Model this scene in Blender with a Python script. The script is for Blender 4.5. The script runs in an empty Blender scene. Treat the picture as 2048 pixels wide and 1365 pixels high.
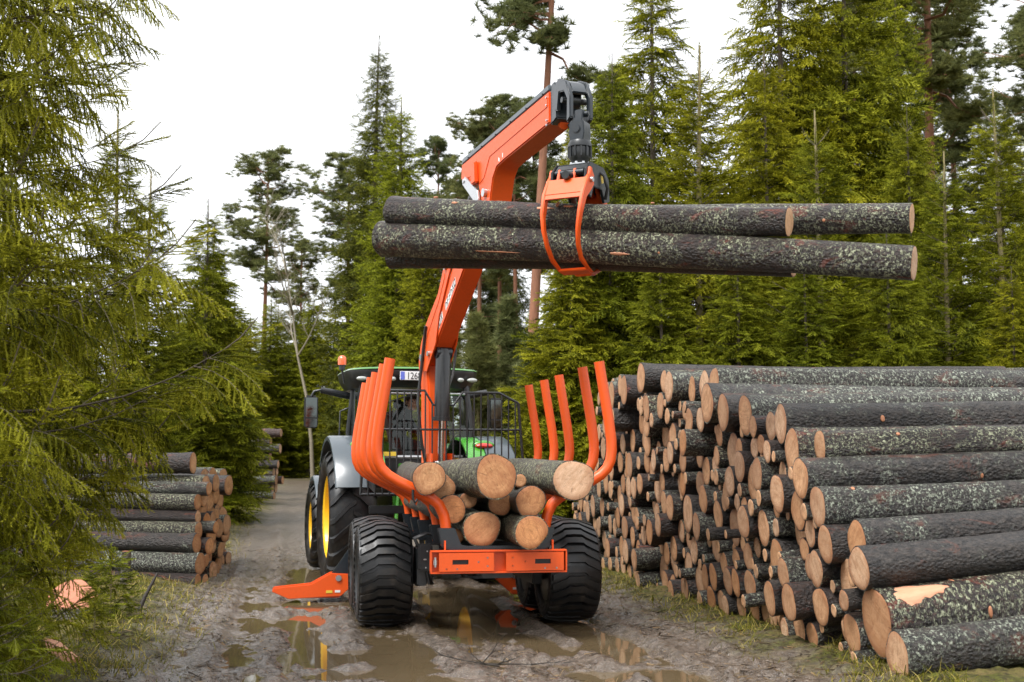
import bpy, bmesh, math, random
import numpy as np
from mathutils import Vector, Matrix, Euler
R = math.radians
SC = bpy.context.scene
COL = SC.collection
# ---------------------------------------------------------------- camera
cam_d = bpy.data.cameras.new('camera'); cam = bpy.data.objects.new('camera', cam_d); COL.objects.link(cam)
cam_d.sensor_width = 36.0; cam_d.lens = 45.0; cam_d.clip_start = 0.1; cam_d.clip_end = 1500
cam.location = (0, 0, 1.6); cam.rotation_euler = (R(90) + math.atan(250.5/2560), 0, 0)
cam_d.dof.use_dof = True; cam_d.dof.focus_distance = 13.0; cam_d.dof.aperture_fstop = 3.2
SC.camera = cam
# ---------------------------------------------------------------- sky and sun (bright overcast)
W = bpy.data.worlds.new('World'); SC.world = W; W.use_nodes = True
nt = W.node_tree; nt.nodes.clear()
sky = nt.nodes.new('ShaderNodeTexSky'); sky.sky_type = 'NISHITA'; sky.sun_disc = False
SUN_EL, SUN_AZ = R(60), R(222)
sky.sun_elevation = SUN_EL; sky.sun_rotation = SUN_AZ; sky.dust_density = 4.0
hs = nt.nodes.new('ShaderNodeHueSaturation'); hs.inputs['Saturation'].default_value = 0.25
mx = nt.nodes.new('ShaderNodeMixRGB'); mx.inputs['Fac'].default_value = 0.82
mx.inputs['Color2'].default_value = (8.9, 9.05, 9.3, 1)       # the closed cloud layer
bg = nt.nodes.new('ShaderNodeBackground'); bg.inputs['Strength'].default_value = 0.066
wo = nt.nodes.new('ShaderNodeOutputWorld')
nt.links.new(sky.outputs[0], hs.inputs['Color']); nt.links.new(hs.outputs[0], mx.inputs['Color1'])
nt.links.new(mx.outputs[0], bg.inputs['Color']); nt.links.new(bg.outputs[0], wo.inputs['Surface'])
sd = bpy.data.lights.new('sun', 'SUN'); sd.energy = 1.5; sd.angle = R(24); sd.color = (1.0, 0.985, 0.96)
so = bpy.data.objects.new('sun', sd); COL.objects.link(so)
_az = SUN_AZ   # light arrives from behind the camera, a little from the left
_d = Vector((math.sin(_az)*math.cos(SUN_EL), math.cos(_az)*math.cos(SUN_EL), math.sin(SUN_EL)))
so.rotation_euler = _d.to_track_quat('Z', 'Y').to_euler()
SC.view_settings.view_transform = 'Standard'; SC.view_settings.look = 'None'
SC.view_settings.exposure = 1.6; SC.view_settings.gamma = 1.0
SC.cycles.max_bounces = 6; SC.cycles.diffuse_bounces = 3; SC.cycles.glossy_bounces = 3
SC.cycles.transmission_bounces = 4; SC.cycles.transparent_max_bounces = 8
SC.cycles.caustics_reflective = False; SC.cycles.caustics_refractive = False
# ---------------------------------------------------------------- helpers
rng = np.random.default_rng(7); random.seed(7)
def tag(o, label=None, cat=None, group=None, kind=None):
    if label: o['label'] = label
    if cat: o['category'] = cat
    if group: o['group'] = group
    if kind: o['kind'] = kind
    return o
def empty(name, loc=(0, 0, 0), rz=0.0):
    o = bpy.data.objects.new(name, None); COL.objects.link(o)
    o.location = loc; o.rotation_euler = (0, 0, rz); o.empty_display_size = 0.2
    return o
def link(name, me, parent=None, loc=None, rot=None, scale=None):
    o = bpy.data.objects.new(name, me); COL.objects.link(o)
    if parent is not None: o.parent = parent
    if loc is not None: o.location = loc
    if rot is not None: o.rotation_euler = rot
    if scale is not None: o.scale = scale
    return o
def copy_tree(o, parent=None):
    c = o.copy(); COL.objects.link(c); c.parent = parent
    for ch in o.children: copy_tree(ch, c)
    return c
class MB:
    """collects shapes; build() links them as ONE mesh object"""
    def __init__(s): s.v = []; s.f = []
    def add(s, vs, fs):
        n = len(s.v); s.v += [tuple(p) for p in vs]; s.f += [tuple(i+n for i in f) for f in fs]; return s
    def box(s, c, d, rot=None):
        x, y, z = d[0]/2, d[1]/2, d[2]/2
        vs = [Vector((a*x, b*y, e*z)) for a in (-1, 1) for b in (-1, 1) for e in (-1, 1)]
        if rot is not None:
            m = rot if isinstance(rot, Matrix) else Euler(rot).to_matrix()
            vs = [m @ p for p in vs]
        c = Vector(c)
        return s.add([p+c for p in vs], [(0, 1, 3, 2), (4, 6, 7, 5), (0, 4, 5, 1), (2, 3, 7, 6), (0, 2, 6, 4), (1, 5, 7, 3)])
    def prism(s, poly, a, b, axis='x'):
        def P(p, t):
            return {'x': (t, p[0], p[1]), 'y': (p[0], t, p[1]), 'z': (p[0], p[1], t)}[axis]
        n = len(poly)
        return s.add([P(p, a) for p in poly]+[P(p, b) for p in poly],
                     [tuple(range(n)), tuple(range(2*n-1, n-1, -1))]+[(i, (i+1) % n, n+(i+1) % n, n+i) for i in range(n)])
    def beam(s, p0, p1, w, h, up=(0, 0, 1)):
        p0, p1 = Vector(p0), Vector(p1); d = (p1-p0); L = d.length; d.normalize()
        sd_ = d.cross(Vector(up)).normalized(); u = sd_.cross(d)
        m = Matrix((sd_, d, u)).transposed()
        return s.box((p0+p1)/2, (w, L, h), m)
    def tube(s, pts, r, n=8, cap=True):
        pts = [Vector(p) for p in pts]; k = len(pts)
        rs = r if isinstance(r, (list, tuple)) else [r]*k
        t = (pts[1]-pts[0]).normalized()
        u = t.orthogonal().normalized(); vs = []
        for i in range(k):
            if i == 0: tn = t
            elif i == k-1: tn = (pts[i]-pts[i-1]).normalized()
            else: tn = ((pts[i+1]-pts[i]).normalized()+(pts[i]-pts[i-1]).normalized()).normalized()
            u = (u-tn*u.dot(tn)).normalized(); w = tn.cross(u)
            for j in range(n):
                a = 2*math.pi*j/n
                vs.append(pts[i]+(u*math.cos(a)+w*math.sin(a))*rs[i])
        fs = [(i*n+j, i*n+(j+1) % n, (i+1)*n+(j+1) % n, (i+1)*n+j) for i in range(k-1) for j in range(n)]
        if cap: fs += [tuple(range(n-1, -1, -1)), tuple(range((k-1)*n, k*n))]
        return s.add(vs, fs)
    def lathe(s, prof, c=(0, 0, 0), axis='z', n=32, cap=True):
        c = Vector(c); vs = []
        for (r, h) in prof:
            for j in range(n):
                a = 2*math.pi*j/n; x, y = r*math.cos(a), r*math.sin(a)
                vs.append(c+Vector({'z': (x, y, h), 'x': (h, x, y), 'y': (x, h, y)}[axis]))
        k = len(prof)
        fs = [(i*n+j, i*n+(j+1) % n, (i+1)*n+(j+1) % n, (i+1)*n+j) for i in range(k-1) for j in range(n)]
        if cap: fs += [tuple(range(n-1, -1, -1)), tuple(range((k-1)*n, k*n))]
        return s.add(vs, fs)
    def mesh(s, name, mat, bevel=0.0, smooth=0.0, seg=2):
        me = bpy.data.meshes.new(name); me.from_pydata(s.v, [], s.f)
        bm = bmesh.new(); bm.from_mesh(me)
        bmesh.ops.recalc_face_normals(bm, faces=bm.faces)
        if bevel:
            ed = [e for e in bm.edges if len(e.link_faces) == 2 and e.calc_face_angle(0) > R(28)]
            if ed: bmesh.ops.bevel(bm, geom=ed, offset=bevel, segments=seg, affect='EDGES', clamp_overlap=True)
        bm.to_mesh(me); bm.free()
        if smooth or bevel:
            me.shade_smooth(); me.set_sharp_from_angle(angle=R(smooth or 40))
        if mat: me.materials.append(mat)
        return me
    def build(s, name, mat, parent=None, bevel=0.0, smooth=0.0, loc=None, rot=None, seg=2):
        return link(name, s.mesh(name, mat, bevel, smooth, seg), parent, loc, rot)
def tri_mesh(name, tris, mats, mat_idx=None, rnd=None):
    """tris: (T,3,3) float array -> mesh; rnd: (T,) per-face value readable as attribute 'rnd'"""
    T = len(tris); me = bpy.data.meshes.new(name)
    me.vertices.add(T*3); me.vertices.foreach_set('co', np.ascontiguousarray(tris, dtype=np.float32).ravel())
    me.loops.add(T*3); me.loops.foreach_set('vertex_index', np.arange(T*3, dtype=np.int32))
    me.polygons.add(T); me.polygons.foreach_set('loop_start', np.arange(0, T*3, 3, dtype=np.int32))
    for m in mats: me.materials.append(m)
    if mat_idx is not None: me.polygons.foreach_set('material_index', np.asarray(mat_idx, dtype=np.int32))
    if rnd is not None:
        at = me.attributes.new('rnd', 'FLOAT', 'FACE'); at.data.foreach_set('value', np.asarray(rnd, dtype=np.float32))
    me.update(); me.validate()
    return me
def vnoise(x, y, seed=0):
    """smooth 2-D value noise in 0..1"""
    xi = np.floor(x).astype(np.int64); yi = np.floor(y).astype(np.int64); fx = x-xi; fy = y-yi
    def h(a, b):
        n = (a*374761393+b*668265263+seed*1442695041) & 0x7fffffff
        n = ((n ^ (n >> 13))*1274126177) & 0x7fffffff
        return ((n ^ (n >> 16)) & 0xffff)/65535.0
    fx = fx*fx*(3-2*fx); fy = fy*fy*(3-2*fy)
    return (h(xi, yi)*(1-fx)+h(xi+1, yi)*fx)*(1-fy)+(h(xi, yi+1)*(1-fx)+h(xi+1, yi+1)*fx)*fy
def fbm(x, y, seed=0, o=3):
    s = 0; a = 0.5; t = 0
    for i in range(o): s = s+a*vnoise(x*2**i, y*2**i, seed+i*17); t += a; a *= 0.5
    return s/t
def sstep(a, b, x):
    t = np.clip((x-a)/(b-a), 0, 1); return t*t*(3-2*t)

# ---------------------------------------------------------------- materials
class NT:
    """tiny node-tree builder"""
    def __init__(s, name):
        s.m = bpy.data.materials.new(name); s.m.use_nodes = True; s.t = s.m.node_tree; s.t.nodes.clear()
        s.out = s.t.nodes.new('ShaderNodeOutputMaterial')
    def n(s, typ, props=None, **ins):
        nd = s.t.nodes.new('ShaderNode'+typ)
        for k, v in (props or {}).items(): setattr(nd, k, v)
        for k, v in ins.items(): s.set(nd, k.replace('_', ' '), v)
        return nd
    def set(s, nd, k, v):
        i = nd.inputs[int(k)] if k.isdigit() else nd.inputs[k]
        if isinstance(v, bpy.types.NodeSocket): s.t.links.new(v, i)
        elif isinstance(v, bpy.types.Node): s.t.links.new(v.outputs[0], i)
        else: i.default_value = (*v, 1) if (isinstance(v, tuple) and len(v) == 3 and i.type == 'RGBA') else v
    def ramp(s, fac, stops):
        nd = s.t.nodes.new('ShaderNodeValToRGB'); cr = nd.color_ramp
        while len(cr.elements) < len(stops): cr.elements.new(0.5)
        for e, (p, c) in zip(cr.elements, stops):
            e.position = p; e.color = (*c, 1) if isinstance(c, tuple) else (c, c, c, 1)
        s.t.links.new(fac.outputs[0] if isinstance(fac, bpy.types.Node) else fac, nd.inputs[0]); return nd.outputs[0]
    def mix(s, fac, a, b, mode='MIX'):
        nd = s.t.nodes.new('ShaderNodeMixRGB'); nd.blend_type = mode
        for k, v in (('Fac', fac), ('Color1', a), ('Color2', b)): s.set(nd, k, v)
        return nd.outputs[0]
    def math(s, op, a, b=0.0, c=None):
        nd = s.t.nodes.new('ShaderNodeMath'); nd.operation = op
        s.set(nd, '0', a); s.set(nd, '1', b)
        if c is not None: s.set(nd, '2', c)
        return nd.outputs[0]
    def coord(s, kind='Object'): return s.t.nodes.new('ShaderNodeTexCoord').outputs[kind]
    def map(s, vec, scale=(1, 1, 1), loc=None):
        nd = s.t.nodes.new('ShaderNodeMapping'); s.t.links.new(vec, nd.inputs['Vector']); nd.inputs['Scale'].default_value = scale
        if loc is not None: s.set(nd, 'Location', loc)
        return nd.outputs[0]
    def noise(s, vec, scale, detail=3.0, rough=0.55, dist=0.0):
        nd = s.n('TexNoise'); s.set(nd, 'Vector', vec); s.set(nd, 'Scale', scale); s.set(nd, 'Detail', detail)
        s.set(nd, 'Roughness', rough); s.set(nd, 'Distortion', dist); return nd.outputs[0]
    def bump(s, h, strength=0.3, dist=0.02):
        nd = s.n('Bump'); s.set(nd, 'Height', h); s.set(nd, 'Strength', strength); s.set(nd, 'Distance', dist); return nd.outputs[0]
    def bsdf(s, **k):
        nd = s.n('BsdfPrincipled')
        for a, v in k.items(): s.set(nd, a.replace('_', ' '), v)
        return nd
    def done(s, sh):
        s.t.links.new(sh.outputs[0] if isinstance(sh, bpy.types.Node) else sh, s.out.inputs['Surface']); return s.m
def randvec(b):
    """a per-object random offset vector for noise"""
    oi = b.n('ObjectInfo'); r = oi.outputs['Random']
    cb = b.n('CombineXYZ'); b.set(cb, 'X', b.math('MULTIPLY', r, 91.0)); b.set(cb, 'Y', b.math('MULTIPLY', r, 37.0)); b.set(cb, 'Z', b.math('MULTIPLY', r, 63.0))
    va = b.n('VectorMath', {'operation': 'ADD'}); b.set(va, '0', b.coord('Object')); b.set(va, '1', cb)
    return va.outputs[0], r
def paint(name, col, rough=0.35, coat=0.3, dirt=0.25, dirt_col=(0.10, 0.075, 0.05), metallic=0.0, scale=3.0):
    b = NT(name); v = b.coord('Object')
    n1 = b.noise(v, scale, 5, 0.65); n2 = b.noise(v, scale*9, 4, 0.6)
    d = b.ramp(b.math('MULTIPLY', n1, n2), [(0.24, 0.0), (0.5, 1.0)])
    c = b.mix(b.math('MULTIPLY', d, dirt), col, dirt_col)
    ro = b.math('ADD', b.math('MULTIPLY', n2, 0.25), rough-0.1)
    return b.done(b.bsdf(Base_Color=c, Roughness=ro, Metallic=metallic, Coat_Weight=coat, Coat_Roughness=0.15,
                         Normal=b.bump(n2, 0.04, 0.004)))
M = {}
ORG = (0.80, 0.095, 0.006)
M['orange'] = paint('orange_paint', ORG, 0.42, 0.12, 0.22, (0.30, 0.06, 0.02))
M['dark'] = paint('dark_machine_paint', (0.009, 0.011, 0.013), 0.40, 0.3, 0.3, (0.07, 0.055, 0.04))
M['navy'] = paint('blue_black_paint', (0.012, 0.018, 0.024), 0.3, 0.4, 0.25, (0.07, 0.055, 0.04))
M['fender'] = paint('slate_fender_plastic', (0.055, 0.072, 0.085), 0.3, 0.35, 0.15)
M['green'] = paint('tractor_green', (0.055, 0.27, 0.025), 0.25, 0.6, 0.08)
M['palegreen'] = paint('roof_green', (0.06, 0.20, 0.03), 0.22, 0.7, 0.05)
M['yellow'] = paint('rim_yellow', (0.86, 0.50, 0.015), 0.35, 0.3, 0.12)
M['steel'] = paint('bare_steel', (0.55, 0.56, 0.57), 0.28, 0.0, 0.2, metallic=0.9)
M['chrome'] = paint('chrome_rod', (0.75, 0.76, 0.78), 0.12, 0.0, 0.05, metallic=1.0)
M['white'] = paint('white_plate', (0.8, 0.8, 0.8), 0.35, 0.2, 0.06)
M['blueband'] = paint('plate_blue', (0.12, 0.16, 0.6), 0.35, 0.2, 0.03)
M['black'] = paint('black_print_and_shade', (0.008, 0.008, 0.009), 0.5, 0.0, 0.0)
M['sticker_yellow'] = paint('yellow_sticker', (0.8, 0.55, 0.06), 0.4, 0.0, 0.1)
M['hose'] = paint('hydraulic_hose_rubber', (0.012, 0.012, 0.013), 0.45, 0.1, 0.1)
M['lens'] = paint('lamp_glass', (0.38, 0.40, 0.38), 0.08, 0.8, 0.0)
M['redlens'] = paint('red_lamp_glass', (0.55, 0.02, 0.015), 0.12, 0.8, 0.0)
M['amber'] = paint('amber_lamp_glass', (0.85, 0.12, 0.02), 0.12, 0.8, 0.0)
M['mirror'] = paint('mirror_glass', (0.10, 0.115, 0.11), 0.05, 0.0, 0.0, metallic=1.0)  # dark tint paints in the reflection of forest missing behind the camera
M['cloth_dark'] = paint('dark_jacket_cloth', (0.009, 0.010, 0.012), 0.9, 0.0, 0.0)
M['seat'] = paint('seat_fabric', (0.03, 0.03, 0.032), 0.8, 0.0, 0.1)
M['skin'] = paint('skin', (0.72, 0.42, 0.30), 0.5, 0.0, 0.0)
M['hair'] = paint('hair', (0.05, 0.03, 0.018), 0.7, 0.0, 0.0)
def m_tyre():
    b = NT('tyre_rubber'); v = b.coord('Object')
    n = b.noise(v, 7, 5, 0.7); n2 = b.noise(v, 60, 3, 0.6)
    c = b.mix(b.ramp(n, [(0.52, 0.0), (0.74, 1.0)]), (0.006, 0.0063, 0.007), (0.045, 0.035, 0.026))
    return b.done(b.bsdf(Base_Color=c, Roughness=b.ramp(n, [(0.3, 0.28), (0.7, 0.62)]), Normal=b.bump(n2, 0.12, 0.004), Specular_IOR_Level=0.55))
M['tyre'] = m_tyre()
def m_glass():
    b = NT('cab_glass'); g = b.n('BsdfGlossy'); b.set(g, 'Roughness', 0.02); b.set(g, 'Color', (0.9, 0.95, 0.92))
    t = b.n('BsdfTransparent'); b.set(t, 'Color', (0.93, 0.96, 0.94)); fr = b.n('Fresnel'); b.set(fr, 'IOR', 1.5)
    mx_ = b.n('MixShader'); b.set(mx_, '0', fr.outputs[0]); b.t.links.new(t.outputs[0], mx_.inputs[1]); b.t.links.new(g.outputs[0], mx_.inputs[2])
    return b.done(mx_)
M['glass'] = m_glass()
def m_bark(name, c0, c1, red, lichen_amt, lichen_col=(0.38, 0.41, 0.32), wet=0.34):
    b = NT(name); v, r = randvec(b)
    st = b.map(v, (0.6, 1, 1)); n1 = b.noise(st, 30, 6, 0.8, 0.4); n2 = b.noise(v, 1.7, 4, 0.65); n3 = b.noise(v, 38, 6, 0.8, 0.4); n4 = b.noise(v, 9, 4, 0.7)
    vo = b.n('TexVoronoi', {'feature': 'F1'}); b.set(vo, 'Vector', st); b.set(vo, 'Scale', 48.0); b.set(vo, 'Randomness', 1.0)
    c = b.mix(b.ramp(n1, [(0.42, 0.0), (0.70, 1.0)]), c0, c1)
    c = b.mix(b.math('MULTIPLY', n4, 0.6), c, c0)
    c = b.mix(b.math('MULTIPLY', b.ramp(b.noise(b.map(v, (0.4, 1, 1)), 4.5, 5, 0.75, 0.8), [(0.565, 0.0), (0.64, 1.0)]), 0.85), c, red)
    lm = b.math('MULTIPLY', b.ramp(n3, [(0.51, 0.0), (0.57, 1.0)]), b.ramp(b.math('ADD', b.math('ADD', b.math('MULTIPLY', n2, 0.7), b.math('MULTIPLY', n4, 0.3)), b.math('MULTIPLY', b.math('SUBTRACT', r, 0.52), 0.42)), [(0.60-lichen_amt*0.16, 0.0), (0.68-lichen_amt*0.16, 1.0)]))
    c = b.mix(lm, c, lichen_col)
    h = b.math('ADD', b.math('ADD', b.math('MULTIPLY', vo.outputs[0], 0.7), n1), b.math('ADD', b.math('MULTIPLY', n3, 0.4), b.math('MULTIPLY', lm, 0.25)))
    return b.done(b.bsdf(Base_Color=c, Roughness=b.ramp(n1, [(0.3, wet-0.12), (0.7, wet+0.25)]), Normal=b.bump(h, 1.0, 0.022), Specular_IOR_Level=0.5))
M['bark'] = m_bark('wet_log_bark', (0.0065, 0.005, 0.0045), (0.112, 0.092, 0.078), (0.10, 0.035, 0.021), 0.60)  # pale grain tone is lightened to paint in some of the wet sky sheen
M['bark_lichen'] = m_bark('lichen_log_bark', (0.007, 0.0045, 0.004), (0.088, 0.056, 0.044), (0.15, 0.036, 0.019), 0.66, (0.45, 0.47, 0.31))
M['bark_grey'] = m_bark('grey_log_bark', (0.030, 0.025, 0.019), (0.20, 0.175, 0.135), (0.13, 0.055, 0.03), 0.55, (0.38, 0.38, 0.22), 0.55)
M['bark_red'] = m_bark('reddish_log_bark', (0.035, 0.018, 0.014), (0.12, 0.065, 0.05), (0.30, 0.10, 0.05), 0.1)
def m_trunk(name, c0, c1):
    b = NT(name); v = b.coord('Object'); n = b.noise(b.map(v, (1, 1, 0.3)), 9, 5, 0.7); n2 = b.noise(v, 1.1, 2)
    c = b.mix(n2, b.mix(b.ramp(n, [(0.35, 0.0), (0.65, 1.0)]), c0, c1), c1)
    return b.done(b.bsdf(Base_Color=c, Roughness=0.8, Normal=b.bump(n, 0.7, 0.03)))
M['spruce_trunk'] = m_trunk('spruce_trunk_bark', (0.05, 0.038, 0.028), (0.14, 0.11, 0.08))
M['pine_trunk'] = m_trunk('pine_trunk_bark', (0.11, 0.045, 0.025), (0.30, 0.13, 0.07))
M['bare_trunk'] = m_trunk('pale_trunk_bark', (0.15, 0.13, 0.09), (0.29, 0.25, 0.18))
M['young_stem'] = m_trunk('young_stem_bark', (0.16, 0.13, 0.06), (0.28, 0.23, 0.11))
def m_cut(name, c0, c1, edge, dark=0.5, world=False):
    b = NT(name); v, r = randvec(b); o = b.coord('Object')
    if world: r = b.noise(o, 2.5, 2)
    sx = b.n('SeparateXYZ'); b.set(sx, '0', o)
    wob = b.math('MULTIPLY', b.noise(v, 7, 3), 0.05)
    rad = b.math('ADD', b.math('SQRT', b.math('ADD', b.math('POWER', b.math('ADD', sx.outputs['Y'], 0.014), 2.0), b.math('POWER', sx.outputs['Z'], 2.0))), wob)
    cbr = b.n('CombineXYZ'); b.set(cbr, 'X', rad); b.set(cbr, 'Y', b.math('MULTIPLY', r, 40.0))
    ring = b.ramp(b.noise(b.map(cbr.outputs[0], (1, 1, 1)), 95.0, 3, 0.75), [(0.40, 0.0), (0.60, 1.0)])
    ang = b.math('ARCTAN2', sx.outputs['Y'], sx.outputs['Z'])
    cb = b.n('CombineXYZ'); b.set(cb, 'X', b.math('MULTIPLY', ang, 5.0)); b.set(cb, 'Y', b.math('MULTIPLY', rad, 5.0)); b.set(cb, 'Z', b.math('MULTIPLY', r, 50.0))
    crack = b.ramp(b.noise(cb.outputs[0], 3.0, 4, 0.6), [(0.33, 1.0), (0.40, 0.0)])
    saw = b.noise(b.map(v, (1, 1.0, 0.18)), 42, 4, 0.75); blot = b.noise(v, 13, 5, 0.75, 0.4)
    base = b.ramp(r, [(0.0, c0), (0.22, c1), (0.45, (c0[0]*0.9, c0[1]*0.78, c0[2]*0.66)), (0.62, (c1[0]*0.95, c1[1]*1.1, c1[2]*1.35)), (0.82, c0), (1.0, (c1[0]*1.25, c1[1]*1.1, c1[2]*0.9))])
    c = b.mix(b.math('MULTIPLY', ring, 0.0 if world else 0.38), base, edge)
    c = b.mix(b.math('MULTIPLY', b.ramp(saw, [(0.46, 0.0), (0.62, 1.0)]), 0.5), c, edge)
    c = b.mix(b.math('MULTIPLY', b.ramp(blot, [(0.46, 0.0), (0.66, 1.0)]), dark), c, (edge[0]*0.7, edge[1]*0.62, edge[2]*0.6))
    if not world:
        c = b.mix(b.math('MULTIPLY', b.ramp(rad, [(0.125, 0.0), (0.17, 1.0)]), 0.6), c, (edge[0]*0.8, edge[1]*0.7, edge[2]*0.7))
        c = b.mix(b.math('MULTIPLY', crack, 0.6), c, (0.10, 0.04, 0.015))
    return b.done(b.bsdf(Base_Color=c, Roughness=0.6, Normal=b.bump(b.math('ADD', saw, b.math('MULTIPLY', crack, -0.6)), 0.5, 0.008)))
M['cut'] = m_cut('sawn_end_wood', (0.80, 0.55, 0.355), (0.46, 0.25, 0.125), (0.38, 0.17, 0.07), 0.5)
M['cut_world'] = m_cut('thin_log_end_wood', (0.80, 0.55, 0.355), (0.46, 0.25, 0.125), (0.38, 0.17, 0.07), 0.5, True)
M['cut_fresh'] = m_cut('fresh_sawn_end_wood', (0.66, 0.36, 0.17), (0.56, 0.27, 0.11), (0.38, 0.14, 0.05), 0.45)
M['cut_pale'] = m_cut('pale_sawn_end_wood', (0.78, 0.52, 0.34), (0.70, 0.44, 0.26), (0.52, 0.27, 0.13), 0.35)
def m_wood(name, c0, c1):
    b = NT(name); v = b.coord('Object'); n = b.noise(b.map(v, (0.2, 1, 1)), 40, 4, 0.7)
    return b.done(b.bsdf(Base_Color=b.mix(n, c0, c1), Roughness=0.65, Normal=b.bump(n, 0.5, 0.01)))
M['bare_wood'] = m_wood('torn_bare_wood', (0.50, 0.19, 0.10), (0.68, 0.36, 0.22))
M['knot'] = m_wood('knot_wood', (0.30, 0.11, 0.05), (0.55, 0.25, 0.13))
M['stump'] = m_wood('stump_wood', (0.36, 0.10, 0.05), (0.52, 0.21, 0.115))
M['stick'] = m_wood('wet_stick_bark', (0.012, 0.009, 0.008), (0.04, 0.03, 0.02))
def m_needle(name, c0, c1, c2, transl=0.30):
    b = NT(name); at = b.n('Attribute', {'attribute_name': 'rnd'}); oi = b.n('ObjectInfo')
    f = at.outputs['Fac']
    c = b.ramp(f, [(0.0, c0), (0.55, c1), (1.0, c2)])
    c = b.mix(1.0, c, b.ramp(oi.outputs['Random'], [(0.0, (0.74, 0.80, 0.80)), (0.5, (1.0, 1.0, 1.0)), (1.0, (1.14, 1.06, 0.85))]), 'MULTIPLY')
    p = b.bsdf(Base_Color=c, Roughness=0.6, Specular_IOR_Level=0.12)
    t = b.n('BsdfTranslucent'); b.set(t, 'Color', c)
    mx_ = b.n('MixShader'); b.set(mx_, '0', transl); b.t.links.new(p.outputs[0], mx_.inputs[1]); b.t.links.new(t.outputs[0], mx_.inputs[2])
    return b.done(mx_)
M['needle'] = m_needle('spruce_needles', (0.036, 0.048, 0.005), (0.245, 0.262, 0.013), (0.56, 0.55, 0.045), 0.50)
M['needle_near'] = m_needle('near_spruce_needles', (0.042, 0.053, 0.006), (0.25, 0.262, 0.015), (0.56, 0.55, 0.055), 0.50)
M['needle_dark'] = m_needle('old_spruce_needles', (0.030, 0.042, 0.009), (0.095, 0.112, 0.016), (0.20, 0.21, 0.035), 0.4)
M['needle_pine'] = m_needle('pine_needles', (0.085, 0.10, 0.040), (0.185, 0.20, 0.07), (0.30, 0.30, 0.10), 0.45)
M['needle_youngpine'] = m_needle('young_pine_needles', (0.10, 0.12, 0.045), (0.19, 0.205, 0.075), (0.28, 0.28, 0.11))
M['grass'] = m_needle('verge_grass', (0.07, 0.08, 0.010), (0.20, 0.19, 0.025), (0.46, 0.38, 0.14), 0.3)
M['litter'] = m_needle('twig_litter', (0.015, 0.011, 0.008), (0.06, 0.042, 0.028), (0.20, 0.14, 0.08), 0.05)
# ---------------------------------------------------------------- ground: rutted wet forest road between mossy verges
RA = R(10); RC, RS = math.cos(RA), math.sin(RA); RO = (-0.38, 13.6)
WATER_Z = -0.034
def road_uv(X, Y):
    dx, dy = X-RO[0], Y-RO[1]
    return RC*dx+RS*dy, -RS*dx+RC*dy          # v to the right, u forward
PUD = [(-1.42, 11.15, 0.75, 0.55, 0.10), (-1.75, 12.0, 0.3, 0.4, 0.06), (-2.30, 13.6, 0.45, 0.9, 0.09), (-2.25, 15.4, 1.1, 0.75, 0.09), (-2.75, 17.8, 0.5, 1.9, 0.11),
       (-3.1, 20.2, 0.45, 1.6, 0.09), (-0.45, 14.0, 0.62, 2.3, 0.12), (-0.7, 16.5, 0.7, 1.8, 0.10), (0.12, 12.2, 0.5, 0.6, 0.07), (0.62, 11.6, 0.75, 0.42, 0.10), (1.0, 10.15, 0.75, 0.45, 0.10),
       (-0.55, 10.0, 0.5, 0.25, 0.07), (-1.9, 10.3, 0.22, 0.5, 0.06), (-0.2, 10.9, 0.25, 0.2, 0.05), (-2.0, 12.6, 0.2, 0.7, 0.05), (-0.75, 11.6, 0.25, 0.5, 0.045), (0.3, 10.6, 0.3, 0.25, 0.05), (-1.2, 10.2, 0.5, 0.35, 0.06)]
def height(X, Y, detail=True):
    X = np.asarray(X, float); Y = np.asarray(Y, float)
    v, u = road_uv(X, Y)
    wob = (fbm(u*0.25, u*0+3, 5)-0.5)*0.6
    off = np.maximum(v-2.1-wob*0.4, -(v+3.2-1.0*sstep(8, 26, u)+wob))          # >0 on the verge
    verge = sstep(-0.15, 0.7, off)
    z = 0.02*np.maximum(0, Y-20)*(1-sstep(66, 80, Y))+0.02*46*sstep(66, 80, Y)
    z = z+verge*(0.07+0.10*(fbm(X*0.7, Y*0.7, 11)-0.35))+sstep(1.0, 9.0, v-2.1)*0.35*(1-sstep(30, 45, Y))
    road = 1-verge
    if detail:
        wv = v+0.10*(fbm(u*0.5, v*0.3, 21)-0.5)
        for vr, w, d in ((-0.97, 0.30, 0.050), (0.97, 0.30, 0.050), (-1.75, 0.24, 0.030), (-2.35, 0.2, 0.035), (1.6, 0.2, 0.025), (-0.3, 0.16, 0.022), (0.35, 0.17, 0.022), (-2.85, 0.14, 0.03)):
            g = np.exp(-((wv-vr)/w)**4)
            z = z-road*d*g*(0.6+0.8*fbm(u*0.6, v*0, 31))
            z = z+road*0.020*np.exp(-((np.abs(wv-vr)-w*1.15)/0.07)**2)
            pr = np.sin((u+np.abs(wv-vr)*0.9)*2*math.pi/0.13)
            z = z+road*g*0.009*pr*sstep(0.40, 0.52, fbm(u*0.9, v*1.5, 41))
        z = z+road*(0.055*(fbm(X*0.9, Y*0.9, 51)-0.5)+0.035*(fbm(X*3.1, Y*2.0, 61)-0.5))
        cl = fbm(X*8.5, Y*6.5, 71, 3); z = z+(road*0.10+verge*0.10)*np.maximum(0, cl-0.50)*(0.35+1.3*vnoise(X*0.8, Y*0.6, 44))
        z = z+(road*0.030+verge*0.03)*(fbm(X*20, Y*15, 81, 2)-0.5)
        for (px_, py_, rx, ry, d) in PUD:
            e = np.sqrt(((X-px_)/rx)**2+((Y-py_)/ry)**2)+0.5*(fbm(X*3.0, Y*2.2, 91)-0.5)
            z = z-road*d*(1-sstep(0.45, 1.05, e))
    return z
def gz(x, y): return float(height(np.array([x]), np.array([y]), False)[0])
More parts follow.
